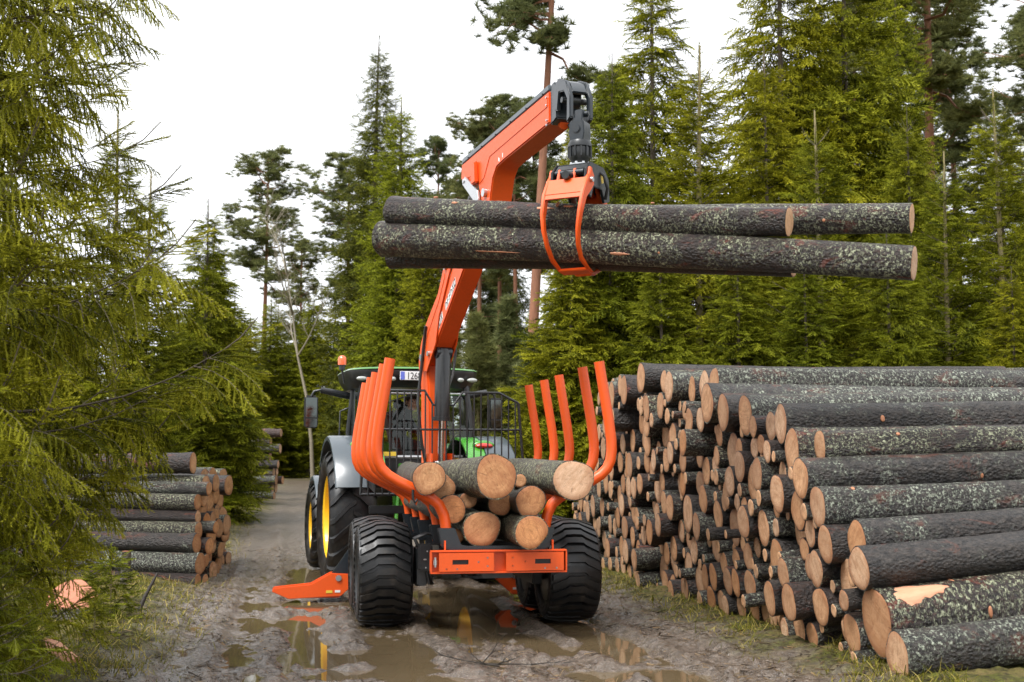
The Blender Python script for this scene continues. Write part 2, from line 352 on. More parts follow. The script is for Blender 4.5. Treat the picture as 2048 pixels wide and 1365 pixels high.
def axis(lo, a, b, hi, fine, grow=1.13):
    m = list(np.arange(a, b, fine)); s = fine; x = a; left = []
    while x > lo: s *= grow; x -= s; left.append(x)
    s = fine; x = m[-1]; right = []
    while x < hi: s *= grow; x += s; right.append(x)
    return np.array(left[::-1]+m+right)
def build_ground():
    xs = axis(-260, -4.6, 3.1, 260, 0.026); ys = axis(-40, 9.2, 15.5, 420, 0.026, 1.02)
    ys = np.concatenate([ys[ys < 60], axis(60, 60.6, 62, 420, 0.7, 1.15)[1:]])
    X, Y = np.meshgrid(xs, ys); Z = height(X, Y)
    nx, ny = len(xs), len(ys)
    me = bpy.data.meshes.new('ground'); me.vertices.add(nx*ny)
    me.vertices.foreach_set('co', np.stack([X, Y, Z], -1).astype(np.float32).ravel())
    i = np.arange((nx-1)*(ny-1)); a = (i//(nx-1))*nx+i % (nx-1)
    q = np.stack([a, a+1, a+1+nx, a+nx], -1).astype(np.int32)
    me.loops.add(q.size); me.loops.foreach_set('vertex_index', q.ravel())
    me.polygons.add(len(q)); me.polygons.foreach_set('loop_start', np.arange(0, q.size, 4, dtype=np.int32))
    v, u = road_uv(X, Y); wob = (fbm(u*0.25, u*0+3, 5)-0.5)*0.6
    off = np.maximum(v-2.1-wob*0.4+0.7*sstep(10, 26, u), -(v+3.2-1.0*sstep(8, 26, u)+wob))+(fbm(X*3, Y*3, 77)-0.5)*0.9
    vg = np.clip(sstep(-0.25, 0.45, off)+sstep(63, 70, Y), 0, 1)
    at = me.attributes.new('verge', 'FLOAT', 'POINT'); at.data.foreach_set('value', vg.astype(np.float32).ravel())
    me.update(); me.validate(); me.shade_smooth()
    return me
def m_ground():
    b = NT('wet_mud_and_moss'); o = b.coord('Object'); at = b.n('Attribute', {'attribute_name': 'verge'}).outputs['Fac']
    n1 = b.noise(o, 1.6, 4, 0.6); n2 = b.noise(o, 14, 5, 0.7); n3 = b.noise(o, 70, 4, 0.7)
    mud = b.mix(b.ramp(n2, [(0.32, 0.0), (0.68, 1.0)]), (0.036, 0.026, 0.018), (0.205, 0.157, 0.116))
    mud = b.mix(b.ramp(n1, [(0.35, 0.0), (0.7, 0.6)]), mud, (0.125, 0.094, 0.069))
    mud = b.mix(b.math('MULTIPLY', b.ramp(n3, [(0.54, 0.0), (0.60, 1.0)]), 0.75), mud, (0.035, 0.026, 0.019))
    mo = b.mix(b.ramp(n2, [(0.4, 0.0), (0.62, 1.0)]), (0.035, 0.028, 0.012), (0.10, 0.105, 0.014))
    mo = b.mix(b.ramp(b.noise(o, 4.0, 4, 0.65), [(0.5, 0.0), (0.66, 1.0)]), mo, (0.16, 0.125, 0.045))
    mo = b.mix(b.math('MULTIPLY', b.ramp(n3, [(0.5, 0.0), (0.62, 1.0)]), 0.5), mo, (0.035, 0.026, 0.016))
    gz_ = b.n('NewGeometry'); sx = b.n('SeparateXYZ'); b.set(sx, '0', gz_.outputs['Position'])
    wet = b.ramp(b.math('ADD', b.math('MULTIPLY', sx.outputs['Z'], 6.0), b.math('MULTIPLY', n1, 0.9)), [(0.15, 0.03), (0.48, 0.08), (0.85, 0.30)])
    ro = b.mix(at, b.math('ADD', wet, b.math('MULTIPLY', n2, 0.10)), (0.75, 0.75, 0.75))
    return b.done(b.bsdf(Base_Color=b.mix(at, mud, mo), Roughness=ro, Normal=b.bump(b.math('ADD', b.math('ADD', n2, b.math('MULTIPLY', n3, 0.35)), b.math('MULTIPLY', b.noise(o, 33, 4, 0.7), 0.7)), 0.9, 0.03), Specular_IOR_Level=b.mix(at, (0.85, 0.85, 0.85), (0.2, 0.2, 0.2))))
M['ground'] = m_ground()
gme = build_ground(); gme.materials.append(M['ground'])
tag(link('ground', gme), 'rutted wet mud forest road between mossy verges', kind='structure')
def m_water():
    b = NT('muddy_puddle_water'); o = b.coord('Object'); n = b.noise(b.map(o, (1, 0.6, 1)), 5.0, 2, 0.5)
    return b.done(b.bsdf(Base_Color=b.mix(b.noise(o, 1.3, 2), (0.095, 0.068, 0.036), (0.135, 0.098, 0.054)), Roughness=0.035, IOR=1.333,
                         Specular_IOR_Level=0.5, Normal=b.bump(n, 0.05, 0.01)))
M['water'] = m_water()
mb = MB(); mb.add([(-5, 6, WATER_Z), (4, 6, WATER_Z), (2.2, 22.5, WATER_Z), (-5.5, 22.5, WATER_Z)], [(0, 1, 2, 3)])
tag(mb.build('puddle_water', M['water']), 'brown standing water in the ruts of the road', kind='structure')
# ---------------------------------------------------------------- trees
def needles(p, q, per_m, nl, w, g, up=0.25):
    """needle triangles along the twig p->q"""
    p = np.asarray(p, float); q = np.asarray(q, float); d = q-p; L = np.linalg.norm(d); d = d/max(L, 1e-6)
    n = max(2, int(per_m*L+g.random()))
    a = np.array([0, 0, 1.0]) if abs(d[2]) < 0.9 else np.array([1.0, 0, 0])
    s = np.cross(d, a); s /= np.linalg.norm(s); t = np.cross(s, d)
    th = g.random(n)*2*np.pi; rad = np.cos(th)[:, None]*s+np.sin(th)[:, None]*t
    rad = rad+up*np.array([0, 0, 1.0]); pos = p+(np.arange(n)+g.random(n))[:, None]/n*L*d
    tip = pos+(d*0.75+rad*0.75)*(nl*(0.75+0.5*g.random(n)))[:, None]
    wv = d*w*0.5
    return np.stack([pos-wv, pos+wv, tip], 1)
def stem_tris(pts, r0, r1):
    """3-sided tapered stem"""
    out = []; n = len(pts)
    pts = np.asarray(pts, float)
    for i in range(n-1):
        d = pts[i+1]-pts[i]; d = d/max(np.linalg.norm(d), 1e-6)
        a = np.array([0, 0, 1.0]) if abs(d[2]) < 0.9 else np.array([1.0, 0, 0])
        s = np.cross(d, a); s /= np.linalg.norm(s); t = np.cross(s, d)
        ra = r0+(r1-r0)*i/(n-1); rb = r0+(r1-r0)*(i+1)/(n-1)
        dirs = [s*math.cos(k*2.0944)+t*math.sin(k*2.0944) for k in range(3)]
        A = [pts[i]+x*ra for x in dirs]; B = [pts[i+1]+x*rb for x in dirs]
        for k in range(3):
            m = (k+1) % 3; out += [(A[k], A[m], B[m]), (A[k], B[m], B[k])]
    return np.array(out)
def spray(seed, lod, hang=0.0):
    """a flat spray of twigs, 0.5 m along +X, sides +-Y"""
    g = np.random.default_rng(seed); L = 0.5
    ns, pm, nl, w = {'near': (16, 160, 0.0175, 0.0085), 'mid': (11, 38, 0.040, 0.018), 'far': (7, 15, 0.10, 0.045)}[lod]
    T = []; Q = []; S = []; core = {'near': 0.0048, 'mid': 0.010, 'far': 0}[lod]
    ax = [np.array([L*t, 0.02*math.sin(3*t+seed), -0.10*L*t*t-min(hang, 0.9)*L*0.35*t*t]) for t in np.linspace(0, 1, 5)]
    for i in range(4):
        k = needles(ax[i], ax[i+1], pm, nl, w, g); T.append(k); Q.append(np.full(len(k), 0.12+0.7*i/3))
    S.append(stem_tris(ax, 0.0035, 0.0012))
    for i in range(ns):
        t = 0.10+0.82*(i+0.5*g.random())/ns; sd_ = 1 if i % 2 else -1
        j = min(3, int(t*4)); b = ax[j]+(ax[j+1]-ax[j])*(t*4-j)
        ln = L*(0.44-0.30*t)*(0.75+0.5*g.random()); an = R(58-22*t+10*g.normal())
        d = np.array([math.cos(an), sd_*math.sin(an), -0.12-hang*(0.5+0.4*g.random())+0.1*g.normal()]); d /= np.linalg.norm(d)
        d2 = d+np.array([0.15, 0, -0.15-0.5*hang]); d2 /= np.linalg.norm(d2)
        m_ = b+d*ln*0.5; e = m_+d2*ln*0.5
        if core:
            k = stem_tris([b, m_, e], core, core*0.6) if lod == 'near' else stem_tris([b, e], core, core*0.5); T.append(k); Q.append(np.full(len(k), 0.45))
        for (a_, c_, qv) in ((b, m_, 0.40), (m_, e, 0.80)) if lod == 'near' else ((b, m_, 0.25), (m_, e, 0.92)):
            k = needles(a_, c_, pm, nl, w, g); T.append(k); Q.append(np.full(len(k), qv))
    T = np.concatenate(T); Q = np.concatenate(Q); S = np.concatenate(S) if lod == 'near' else np.zeros((0, 3, 3))
    return T, Q, S
class Foliage:
    def __init__(s, seed): s.g = np.random.default_rng(seed); s.inst = {}; s.wood = []
    def put(s, key, pos, fwd, up, scale):
        s.inst.setdefault(key, []).append((pos, fwd, up, scale))
    def mesh(s, name, temps, mats, bounds=None):
        tris = []; rn = []; mi = []
        for key, lst in s.inst.items():
            T, Q, S = temps[key]
            pos = np.array([a[0] for a in lst]); f = np.array([a[1] for a in lst]); u = np.array([a[2] for a in lst]); sc = np.array([a[3] for a in lst])
            f = f/np.linalg.norm(f, axis=1)[:, None]; sd_ = np.cross(u, f); sd_ /= np.linalg.norm(sd_, axis=1)[:, None]; u = np.cross(f, sd_)
            B = np.stack([f, sd_, u], 1)*sc[:, None, None]                       # (N,3,3) rows = basis
            for src, mat in ((T, 0), (S, 1)):
                if len(src) == 0: continue
                V = np.einsum('tkc,ncd->ntkd', src, B)+pos[:, None, None, :]
                tris.append(V.reshape(-1, 3, 3)); mi.append(np.full(len(lst)*len(src), mat))
                if mat == 0:
                    jit = s.g.normal(0, 0.16, len(lst))[:, None]+s.g.normal(0, 0.10, (len(lst), len(src)))
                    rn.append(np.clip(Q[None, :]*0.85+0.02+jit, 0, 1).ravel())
                else: rn.append(np.zeros(len(lst)*len(src)))
        if s.wood:
            wd = np.concatenate(s.wood); tris.append(wd); mi.append(np.ones(len(wd))); rn.append(np.zeros(len(wd)))
        return tri_mesh(name, np.concatenate(tris), mats, np.concatenate(mi), np.concatenate(rn))
def trunk_mesh(name, H, r0, mat, r1=0.012, lean=(0, 0), n=10, seed=0):
    mb = MB(); k = 12; g = random.Random(seed); pts = []; rs = []
    for i in range(k+1):
        t = i/k; pts.append((lean[0]*H*t*t+0.02*H*0.3*math.sin(3*t+seed), lean[1]*H*t*t, H*t-0.15))
        rs.append(r0*(1-t)**0.85*(1.25 if i == 0 else 1)+r1)
    mb.tube(pts, rs, n); return mb.mesh(name, mat, smooth=60)
TEMP = {}
for _l in ('near', 'mid', 'far'):
    for _k in range(3):
        TEMP[(_l, 'flat', _k)] = spray(100+_k, _l, 0.0); TEMP[(_l, 'hang', _k)] = spray(200+_k, _l, 1.4 if _l == 'near' else 0.9)
def spruce(seed, H, prof, lod, mats, gap=0.32, nb=5, spacing=0.16, hangy=0.35, top_up=40, low=-12, clip=None, leader=0.7, smax=0.8, zmin=0.2, shoots=False, big=1.0):
    """prof(z) -> bough length; returns the crown mesh"""
    F = Foliage(seed); g = F.g; z = zmin; SHOOT = []
    while z < H-leader:
        h = z/H; n = nb+int(g.integers(0, 2)); a0 = g.random()*6.28
        for b in range(n):
            az = a0+b*6.283/n+g.normal(0, 0.22); L = max(0.10, prof(z))*(0.72+0.42*g.random()); zz = z+g.normal(0, gap*0.3)
            el = R(low+(top_up-low)*h**1.5+g.normal(0, 7)); hz = np.array([math.cos(az), math.sin(az), 0])
            K = 7; pts = []
            for i in range(K):
                t = i/(K-1); sag = -0.30*L*(t*(1-t))*(1.4-h)+0.10*L*t**3*(1-h)
                pts.append(np.array([0, 0, zz])+hz*(L*t*math.cos(el))+np.array([0, 0, L*t*math.sin(el)+sag]))
            if clip is not None and not clip(pts[-1]) and not clip(pts[3]): continue
            F.wood.append(stem_tris(pts, 0.005+0.007*L, 0.002))
            if shoots and g.random() < 0.75:
                tg = pts[-1]-pts[-2]; tg = tg/np.linalg.norm(tg); e1 = pts[-1]+tg*0.12+np.array([0, 0, 0.02]); e2 = e1+tg*0.16+np.array([0, 0, 0.07+0.05*g.random()])
                F.wood.append(stem_tris([pts[-1], e1, e2], 0.007, 0.004)); k_ = needles(pts[-1], e2, 130, 0.014, 0.007, g); SHOOT.append(k_)
            m = max(3, int(L/spacing))
            for i in range(m):
                t = 0.16+0.84*(i+0.6*g.random())/m; j = min(K-2, int(t*(K-1))); p = pts[j]+(pts[j+1]-pts[j])*(t*(K-1)-j)
                tg = pts[j+1]-pts[j]; tg = tg/np.linalg.norm(tg); sl = np.clip((0.42*L*(1-0.62*t)+0.14)*(0.8+0.4*g.random())*big, 0.13, smax)
                for sd_ in (-1, 1):
                    an = sd_*R(60-24*t+g.normal(0, 9)); ca, sa = math.cos(an), math.sin(an)
                    d = np.array([tg[0]*ca-tg[1]*sa, tg[0]*sa+tg[1]*ca, tg[2]*0.6-0.14+g.normal(0, 0.10)])
                    hang = g.random() < hangy
                    if hang: d[2] -= 0.25
                    F.put((lod, 'hang' if hang else 'flat', int(g.integers(0, 3))), p, d, np.array([g.normal(0, 0.15), g.normal(0, 0.15), 1.0]), sl/0.5)
            tg = pts[-1]-pts[-2]
            F.put((lod, 'flat', int(g.integers(0, 3))), pts[-1]-tg*0.2, tg, np.array([0, 0, 1.0]), max(0.16, 0.20*L+0.1)/0.5)
        z += gap*(1.15-0.45*h)*(0.85+0.3*g.random())
    # leader shoot with its ring of upright side shoots
    for k in range(4):
        zt = H-leader*(1-0.0*k)+leader*0.25*k
        F.put((lod, 'flat', k % 3), np.array([0, 0, zt-0.15]), np.array([0.05*math.cos(k*2.1), 0.05*math.sin(k*2.1), 1.0]), np.array([math.cos(k*1.9), math.sin(k*1.9), 0.1]), (0.22+0.04*leader)/0.5)
    for k in range(6):
        a = k*1.047+seed; e = np.array([math.cos(a)*0.30, math.sin(a)*0.30, 0.42])*leader*0.9; b0 = np.array([0, 0, H-leader*0.95])
        F.wood.append(stem_tris([b0, b0+e*0.55+np.array([0, 0, -0.02]), b0+e], 0.008, 0.003))
        t3 = needles(b0, b0+e, {'near': 120, 'mid': 40, 'far': 12}[lod], 0.03, 0.012, g); F.inst.setdefault('_x', [])
        TEMP['_x%d_%d' % (seed, k)] = (t3, np.full(len(t3), 0.6), np.zeros((0, 3, 3)))
        F.put('_x%d_%d' % (seed, k), np.zeros(3), np.array([1.0, 0, 0]), np.array([0, 0, 1.0]), 1.0)
    F.inst.pop('_x', None)
    if SHOOT:
        t3 = np.concatenate(SHOOT); TEMP['_s%d' % seed] = (t3, np.full(len(t3), 0.35), np.zeros((0, 3, 3))); F.put('_s%d' % seed, np.zeros(3), np.array([1.0, 0, 0]), np.array([0, 0, 1.0]), 1.0)
    me = F.mesh('crown', TEMP, mats); print('CROWN', seed, len(me.polygons)); return me
def tuft(seed, n, nl, w, up):
    g = np.random.default_rng(seed); d = g.normal(size=(n, 3)); d[:, 2] = np.abs(d[:, 2])*up+d[:, 2]*(1-up); d /= np.linalg.norm(d, axis=1)[:, None]
    o = d*nl*0.05; s = np.cross(d, g.normal(size=(n, 3))); s /= np.linalg.norm(s, axis=1)[:, None]
    tip = d*(nl*(0.7+0.6*g.random(n)))[:, None]
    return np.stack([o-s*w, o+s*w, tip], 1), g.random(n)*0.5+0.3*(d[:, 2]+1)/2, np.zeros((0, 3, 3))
for _k in range(3):
    TEMP[('tuft', _k)] = tuft(300+_k, 30, 0.26, 0.016, 0.6); TEMP[('shoot', _k)] = tuft(320+_k, 26, 0.17, 0.007, 0.9)
def pine(seed, H, c0, rmax, mats, nbr=34, lean=(0, 0), ntuft=44):
    F = Foliage(seed); g = F.g
    for b in range(nbr):
        t = (b+0.5*g.random())/nbr; z = H*(c0+(1-c0)*t*0.97); az = g.random()*6.283 if b % 2 else b*2.399
        L = rmax*(0.55+0.6*g.random())*(math.sin(math.pi*min(1, 0.30+0.70*(1-t)**0.8)*0.62+0.15)**1.0)*(1 if t < 0.85 else 0.75)
        el = R(-8+50*t+g.normal(0, 12)); base = np.array([lean[0]*H*(z/H)**2, lean[1]*H*(z/H)**2, z])
        hz = np.array([math.cos(az), math.sin(az), 0]); pts = [base]
        for i in range(1, 5): pts.append(base+hz*L*i/4*math.cos(el)+np.array([0, 0, L*i/4*math.sin(el)+0.06*L*math.sin(i*1.7+b)])+g.normal(0, 0.04*L, 3))
        F.wood.append(stem_tris(pts, 0.02+0.018*L, 0.008))
        for c in range(3):
            cc = pts[2+c]+g.normal(0, 0.18*L, 3)*np.array([1, 1, 0.3]) if L > 0.6 else pts[4]
            F.wood.append(stem_tris([pts[1+c], cc], 0.012, 0.005))
            for k in range(ntuft//3):
                p = cc+g.normal(0, 1, 3)*np.array([0.27, 0.27, 0.12])*max(0.6, L*0.62)
                F.put(('tuft', int(g.integers(0, 3))), p, g.normal(size=3)*np.array([1, 1, 0.2])+np.array([1e-3, 0, 0]), np.array([0, 0, 1.0])+g.normal(0, 0.2, 3), 0.75+0.6*g.random())
    return F.mesh('crown', TEMP, mats)
def young_pine(seed, H, mats):
    F = Foliage(seed); g = F.g; z = 0.25
    while z < H:
        t = z/H; L = (0.95*(1-t)**0.8+0.08)*(0.42*H**0.5)
        for b in range(6):
            az = g.random()*6.283; el = R(18+38*t+g.normal(0, 8)); l = L*(0.7+0.5*g.random()); hz = np.array([math.cos(az), math.sin(az), 0])
            e = np.array([0, 0, z])+hz*l*math.cos(el)+np.array([0, 0, l*math.sin(el)+0.12*l]); s0 = np.array([0, 0, z]); F.wood.append(stem_tris([s0, e], 0.012, 0.004))
            for k in range(max(4, int(l*22))):
                p = s0+(e-s0)*(0.25+0.8*g.random())+g.normal(0, 0.07, 3)
                F.put(('shoot', int(g.integers(0, 3))), p, np.array([1.0, g.normal(), 0]), np.array([hz[0]*0.4, hz[1]*0.4, 1.0]), 0.8+0.5*g.random())
            for k in range(5): F.put(('shoot', k % 3), e+np.array([0, 0, 0.05*k]), np.array([1.0, g.normal(), 0]), np.array([0, 0, 1.0]), 0.75)
        z += 0.26
    return F.mesh('crown', TEMP, mats)
def put_tree(name, trunk, crown, x, y, label, group=None, s=1.0, sz=None, rz=0.0, tilt=(0, 0), sink=0.05):
    e = empty(name, (x, y, gz(x, y)-sink), rz); e.scale = (s, s, sz if sz else s); e.rotation_euler = (tilt[0], tilt[1], rz)
    link('trunk', trunk, e); link('crown', crown, e); tag(e, label, 'tree', group); return e
sp_m = [M['needle'], M['spruce_trunk']]; spd_m = [M['needle_dark'], M['spruce_trunk']]; pi_m = [M['needle_pine'], M['pine_trunk']]
def interp(ks): return lambda z: float(np.interp(z, [k[0] for k in ks], [k[1] for k in ks]))
# prototypes (unit heights in metres; copies share these meshes)
P = {}
cA = spruce(1, 10.5, interp([(0.2, 1.15), (0.9, 1.25), (1.5, 1.7), (2.4, 2.05), (3.4, 1.6), (4.6, 1.4), (6, 1.3), (10.5, 0.1)]), 'near', [M['needle_near'], M['spruce_trunk']],
            gap=0.31, nb=6, spacing=0.155, hangy=0.7, low=4, top_up=45, clip=lambda p: p[0] > -0.2 and p[2] < 5.8, smax=0.70, shoots=True, big=1.12)
tA = trunk_mesh('trunk', 10.5, 0.15, M['spruce_trunk'])
put_tree('spruce_tree', tA, cA, -4.32, 9.2, 'big drooping spruce at the left edge, nearest to the camera')
cB = spruce(2, 1.7, interp([(0.1, 0.75), (1.7, 0.1)]), 'near', [M['needle_near'], M['spruce_trunk']], gap=0.2, nb=5, spacing=0.19, hangy=0.3, low=10, clip=None, leader=0.25, zmin=0.12)
tB = trunk_mesh('trunk', 1.6, 0.025, M['young_stem'], 0.006)
put_tree('spruce_tree', tB, cB, -3.42, 8.35, 'low young spruce in the bottom left corner', s=0.75)
for nm, sd_, H_, R_, gp, nb_, sp_, mt in (('s1', 11, 12.0, 2.5, 0.40, 6, 0.21, sp_m), ('s2', 12, 12.0, 2.25, 0.40, 6, 0.21, sp_m), ('open', 13, 7.0, 1.45, 0.30, 5, 0.17, sp_m)):
    hg = {'s1': 0.45, 's2': 0.5, 'open': 0.25}[nm]
    P[nm] = (trunk_mesh('trunk', H_, 0.0095*H_*0.8, M['young_stem'] if nm == 'open' else M['spruce_trunk'], seed=sd_),
             spruce(sd_, H_, (lambda H_, R_: lambda z: R_*(1-z/H_)**0.85*min(1, 0.72+z/H_))(H_, R_), 'mid', mt, gap=gp, nb=nb_, spacing=sp_, hangy=hg,
                    leader=1.0 if nm != 'open' else 0.8, low=-10 if nm != 'open' else 12, top_up=42 if nm != 'open' else 52, big=1.6 if nm != 'open' else 1.2, smax=1.2), H_)
P['tall'] = (trunk_mesh('trunk', 22, 0.22, M['spruce_trunk'], seed=3), spruce(14, 22, lambda z: 2.9*(1-z/22)**0.75*min(1, 0.55+z/22*2), 'far', spd_m, gap=0.38, nb=7, spacing=0.23, hangy=0.7, low=-25, smax=1.25, leader=1.2, zmin=1.0), 22)
P['tall2'] = (trunk_mesh('trunk', 20, 0.20, M['spruce_trunk'], seed=4), spruce(15, 20, lambda z: 2.5*(1-z/20)**0.6*min(1, 0.4+z/20*2), 'far', [M['needle'], M['spruce_trunk']], gap=0.38, nb=7, spacing=0.23, hangy=0.6, low=-20, smax=1.2, leader=1.2, zmin=0.6), 20)
P['pine'] = (trunk_mesh('trunk', 20, 0.20, M['pine_trunk'], 0.03, seed=5), pine(21, 20, 0.60, 2.6, pi_m, 36, ntuft=66), 20)
P['pine2'] = (trunk_mesh('trunk', 20, 0.18, M['pine_trunk'], 0.03, lean=(0.02, 0), seed=6), pine(22, 20, 0.42, 2.5, pi_m, 44, (0.02, 0), 60), 20)
P['ypine'] = (trunk_mesh('trunk', 4.6, 0.05, M['young_stem'], 0.01, seed=7), young_pine(23, 4.6, [M['needle_youngpine'], M['young_stem']]), 4.6)
NAME = {'s1': 'spruce_tree', 's2': 'spruce_tree', 'open': 'spruce_tree', 'tall': 'spruce_tree', 'tall2': 'spruce_tree', 'pine': 'pine_tree', 'pine2': 'pine_tree', 'ypine': 'pine_tree'}
def tree(kind, x, y, H, label, group=None, rz=None, wide=1.0, tilt=(0, 0)):
    t, c, H0 = P[kind]; s = H/H0
    return put_tree(NAME[kind], t, c, x, y, label, group, s*wide, s, rz if rz is not None else random.random()*6.28, tilt)
YS = 'young spruces left of the road'; RS_ = 'spruces behind the right-hand log pile'
tree('open', -7.95, 25.3, 8.8, 'slim young spruce with bare leader beside the big left spruce', YS, 0.4)
tree('open', -7.75, 27.0, 7.9, 'second slim young spruce, just right of the taller leader', YS, 2.2)
tree('s2', -9.6, 24.0, 6.6, 'short young spruce half hidden behind the big left spruce', YS, 4.0)
tree('s2', -7.5, 31.0, 8.0, 'dark spruce with thin leader rising behind the left log pile', YS, 1.0, 1.25)
tree('open', -7.9, 33.5, 7.8, 'thin young spruce leader just right of the dark one', YS, 3.3)
tree('s1', -9.3, 39.0, 7.6, 'bushy spruce in front of the far log stack', YS, 2.6, 1.2)
tree('s2', -9.6, 27.0, 6.4, 'low dark spruce above the left log pile', YS, 5.0, 1.2)
tree('s1', -11.0, 47.0, 8.6, 'dark spruce beside the far log stack', YS, 0.7, 1.2)
tree('s1', 2.05, 26.2, 10.2, 'spruce with pale stem directly right of the hanging grapple', RS_, 0.3, 0.95)
tree('s2', 3.35, 29.5, 13.6, 'tall dense spruce rising above the upper held logs', RS_, 1.9, 1.1)
tree('open', 4.05, 27.0, 10.6, 'slender spruce with a long bare leader against the sky gap', RS_, 3.0, 1.1)
tree('s1', 5.75, 28.4, 10.8, 'full spruce with pale leader right of the sky gap', RS_, 4.4, 0.95)
tree('open', 6.15, 25.4, 8.6, 'young spruce with ringed leader above the held log ends', RS_, 0.9, 1.2)
tree('s2', 7.1, 32.5, 17.0, 'very tall dense spruce right of the sky gap', RS_, 2.8)
tree('s1', 8.9, 33.5, 18.0, 'very tall dark spruce beside the red pine trunk', RS_, 5.3, 0.95)
tree('s2', 9.3, 29.5, 9.6, 'mid-height spruce below the red pine trunk', RS_, 1.2)
tree('open', 9.0, 26.2, 7.8, 'thin young spruce beyond the right ends of the held logs', RS_, 2.0, 1.15)
tree('open', 10.4, 27.0, 9.4, 'thin young spruce with pale leader near the right edge', RS_, 4.9, 1.1)
tree('s1', 11.3, 29.0, 8.6, 'bushy spruce at the far right edge', RS_, 3.6)
tree('s1', 1.15, 25.2, 6.4, 'bright low spruce behind the right-hand trailer stakes', RS_, 5.8, 1.25)
tree('s1', 2.9, 24.6, 6.0, 'bright spruce boughs just above the far end of the log pile', RS_, 2.1, 1.3)
tree('s2', 4.3, 24.4, 5.9, 'bright bushy spruce below the middle of the held logs', RS_, 0.2, 1.3)
tree('s1', 5.6, 24.2, 5.4, 'low spruce behind the top of the right-hand log pile', RS_, 3.9, 1.3)
tree('s2', 7.3, 24.6, 6.2, 'low spruce behind the thick topmost logs', RS_, 1.5, 1.2)
tree('s1', 9.6, 24.4, 5.0, 'low spruce behind the pile at the right edge', RS_, 0.8, 1.2)
YP = 'young pines right of the tractor'
for i, (x, y, h, lb) in enumerate(((-0.75, 27.5, 4.6, 'pale young pine right beside the crane boom'), (-0.05, 28.5, 5.0, 'pale young pine midway between boom and spruces'), (0.45, 26.5, 4.0, 'short pale young pine left of the bright spruces'), (-1.5, 31.0, 4.6, 'pale young pine behind the crane boom'))):
    tree('ypine', x, y, h, lb, YP, i*1.3, 1.1)
BG = 'tall trees of the background'
tree('tall', -7.0, 66, 23.6, 'tallest dark spruce in the sky left of the crane', BG, 0.3, 1.3)
tree('tall2', -5.15, 58, 18.0, 'dense spruce in front of the tallest one', BG, 1.3, 1.35)
tree('tall2', -3.9, 55, 12.5, 'lower dense spruce behind the crane boom', BG, 3.3, 1.2)
tree('tall2', -6.9, 64, 13.0, 'lower dense spruce left of the crane boom', BG, 2.3, 1.2)
tree('pine', -9.0, 70, 17.4, 'pine with flat boughs left of the tallest spruce', BG, 4.0)
tree('pine', -14.6, 75, 19.0, 'lone round-crowned pine against the white sky', BG, 1.0, 0.95)
tree('pine2', -11.9, 72, 13.2, 'smaller pine right of the lone round-crowned pine', BG, 2.0)
tree('pine2', -3.75, 63, 16.8, 'loose pine just right of the dense spruce', BG, 5.0, 0.8)
tree('tall', -0.55, 60, 18.6, 'dark pointed spruce behind the crane jib', BG, 4.4, 0.85)
tree('pine2', -2.0, 57, 13.8, 'pine with loose boughs below the crane jib', BG, 0.5)
tree('pine', 0.52, 43, 25.5, 'tall bare-trunked pine leaning over the crane tip', BG, 0.0, 0.72, (0, R(2.6)))
tree('pine', 15.6, 47, 25, 'pine with straight red trunk at the upper right', BG, 0.0, 1.0)
tree('pine2', 4.6, 55, 18, 'pine behind the sky gap above the held logs', BG, 3.0)
tree('tall2', 2.4, 48, 14.8, 'grey-green spruce behind the hanging grapple', BG, 2.0)
k = 0
for (x, y, h) in ((-1.3, 50, 15), (-0.5, 52, 15), (0.15, 49, 15), (0.9, 54, 16)):
    tree('pine', x, y, h, ('straight dark pine trunk right of the boom', 'second pine trunk right of the boom', 'third pine trunk right of the boom', 'fourth pine trunk right of the boom, by the spruces')[k], BG, k*1.7, 0.8); k += 1
FB = 'pines and spruces of the far right forest'
g_ = random.Random(5)
ORD = ['first', 'second', 'third', 'fourth', 'fifth', 'sixth', 'seventh', 'eighth', 'ninth', 'tenth', 'eleventh', 'twelfth', 'thirteenth', 'fourteenth', 'fifteenth', 'sixteenth',
       'seventeenth', 'eighteenth', 'nineteenth', 'twentieth']+['%d%s' % (i, {1: 'st', 2: 'nd', 3: 'rd'}.get(i % 10, 'th')) for i in range(21, 90)]
KW = {'pine': 'bare-trunked pine', 'pine2': 'dark pine', 'tall': 'tall dark spruce', 'tall2': 'tall spruce', 's1': 'bushy spruce', 's2': 'dense spruce'}
def tree_row(lst, fmt, group):
    lst.sort(key=lambda t: t[1]/t[2]); cnt = {}
    for (k, x, y, h, rz, wd) in lst:
        n = cnt.get(k, 0); cnt[k] = n+1; tree(k, x, y, h, fmt % (ORD[n], KW[k]), group, rz, wd)
row = []
for i in range(26):
    x = 9+i*1.15+g_.uniform(-0.6, 0.6); y = 38+g_.random()*26; x = x*y/40
    row.append((g_.choice(['pine', 'pine2', 'tall', 'tall2', 'pine2']), x, y, g_.uniform(18, 25), g_.random()*6, 0.9))
tree_row(row, '%s %s from the left in the far right forest', FB)
FL = 'trees closing off the end of the road'
row = []
for i in range(34):
    px = -200+i*38+g_.uniform(-15, 15); y = 72+g_.random()*34; x = (px-512)/1280*y*0.95
    h = g_.uniform(8.5, 12.0) if px < 520 else g_.uniform(9, 13)
    row.append((g_.choice(['tall2', 'tall', 'pine2', 's2', 's1']), x, y, h*(1.0 if y < 90 else 1.15), g_.random()*6, 1.3))
for i in range(22):                       # dense lower spruces right behind the end of the road
    px = 180+i*17+g_.uniform(-6, 6); y = 66+g_.random()*8; row.append((g_.choice(['s1', 's2', 'tall2']), (px-512)/1280*y, y, (g_.uniform(7.0, 10.5) if px < 345 else g_.uniform(5.5, 8.0)), g_.random()*6, 1.6))
tree_row(row, '%s %s from the left in the wood closing off the road', FL)
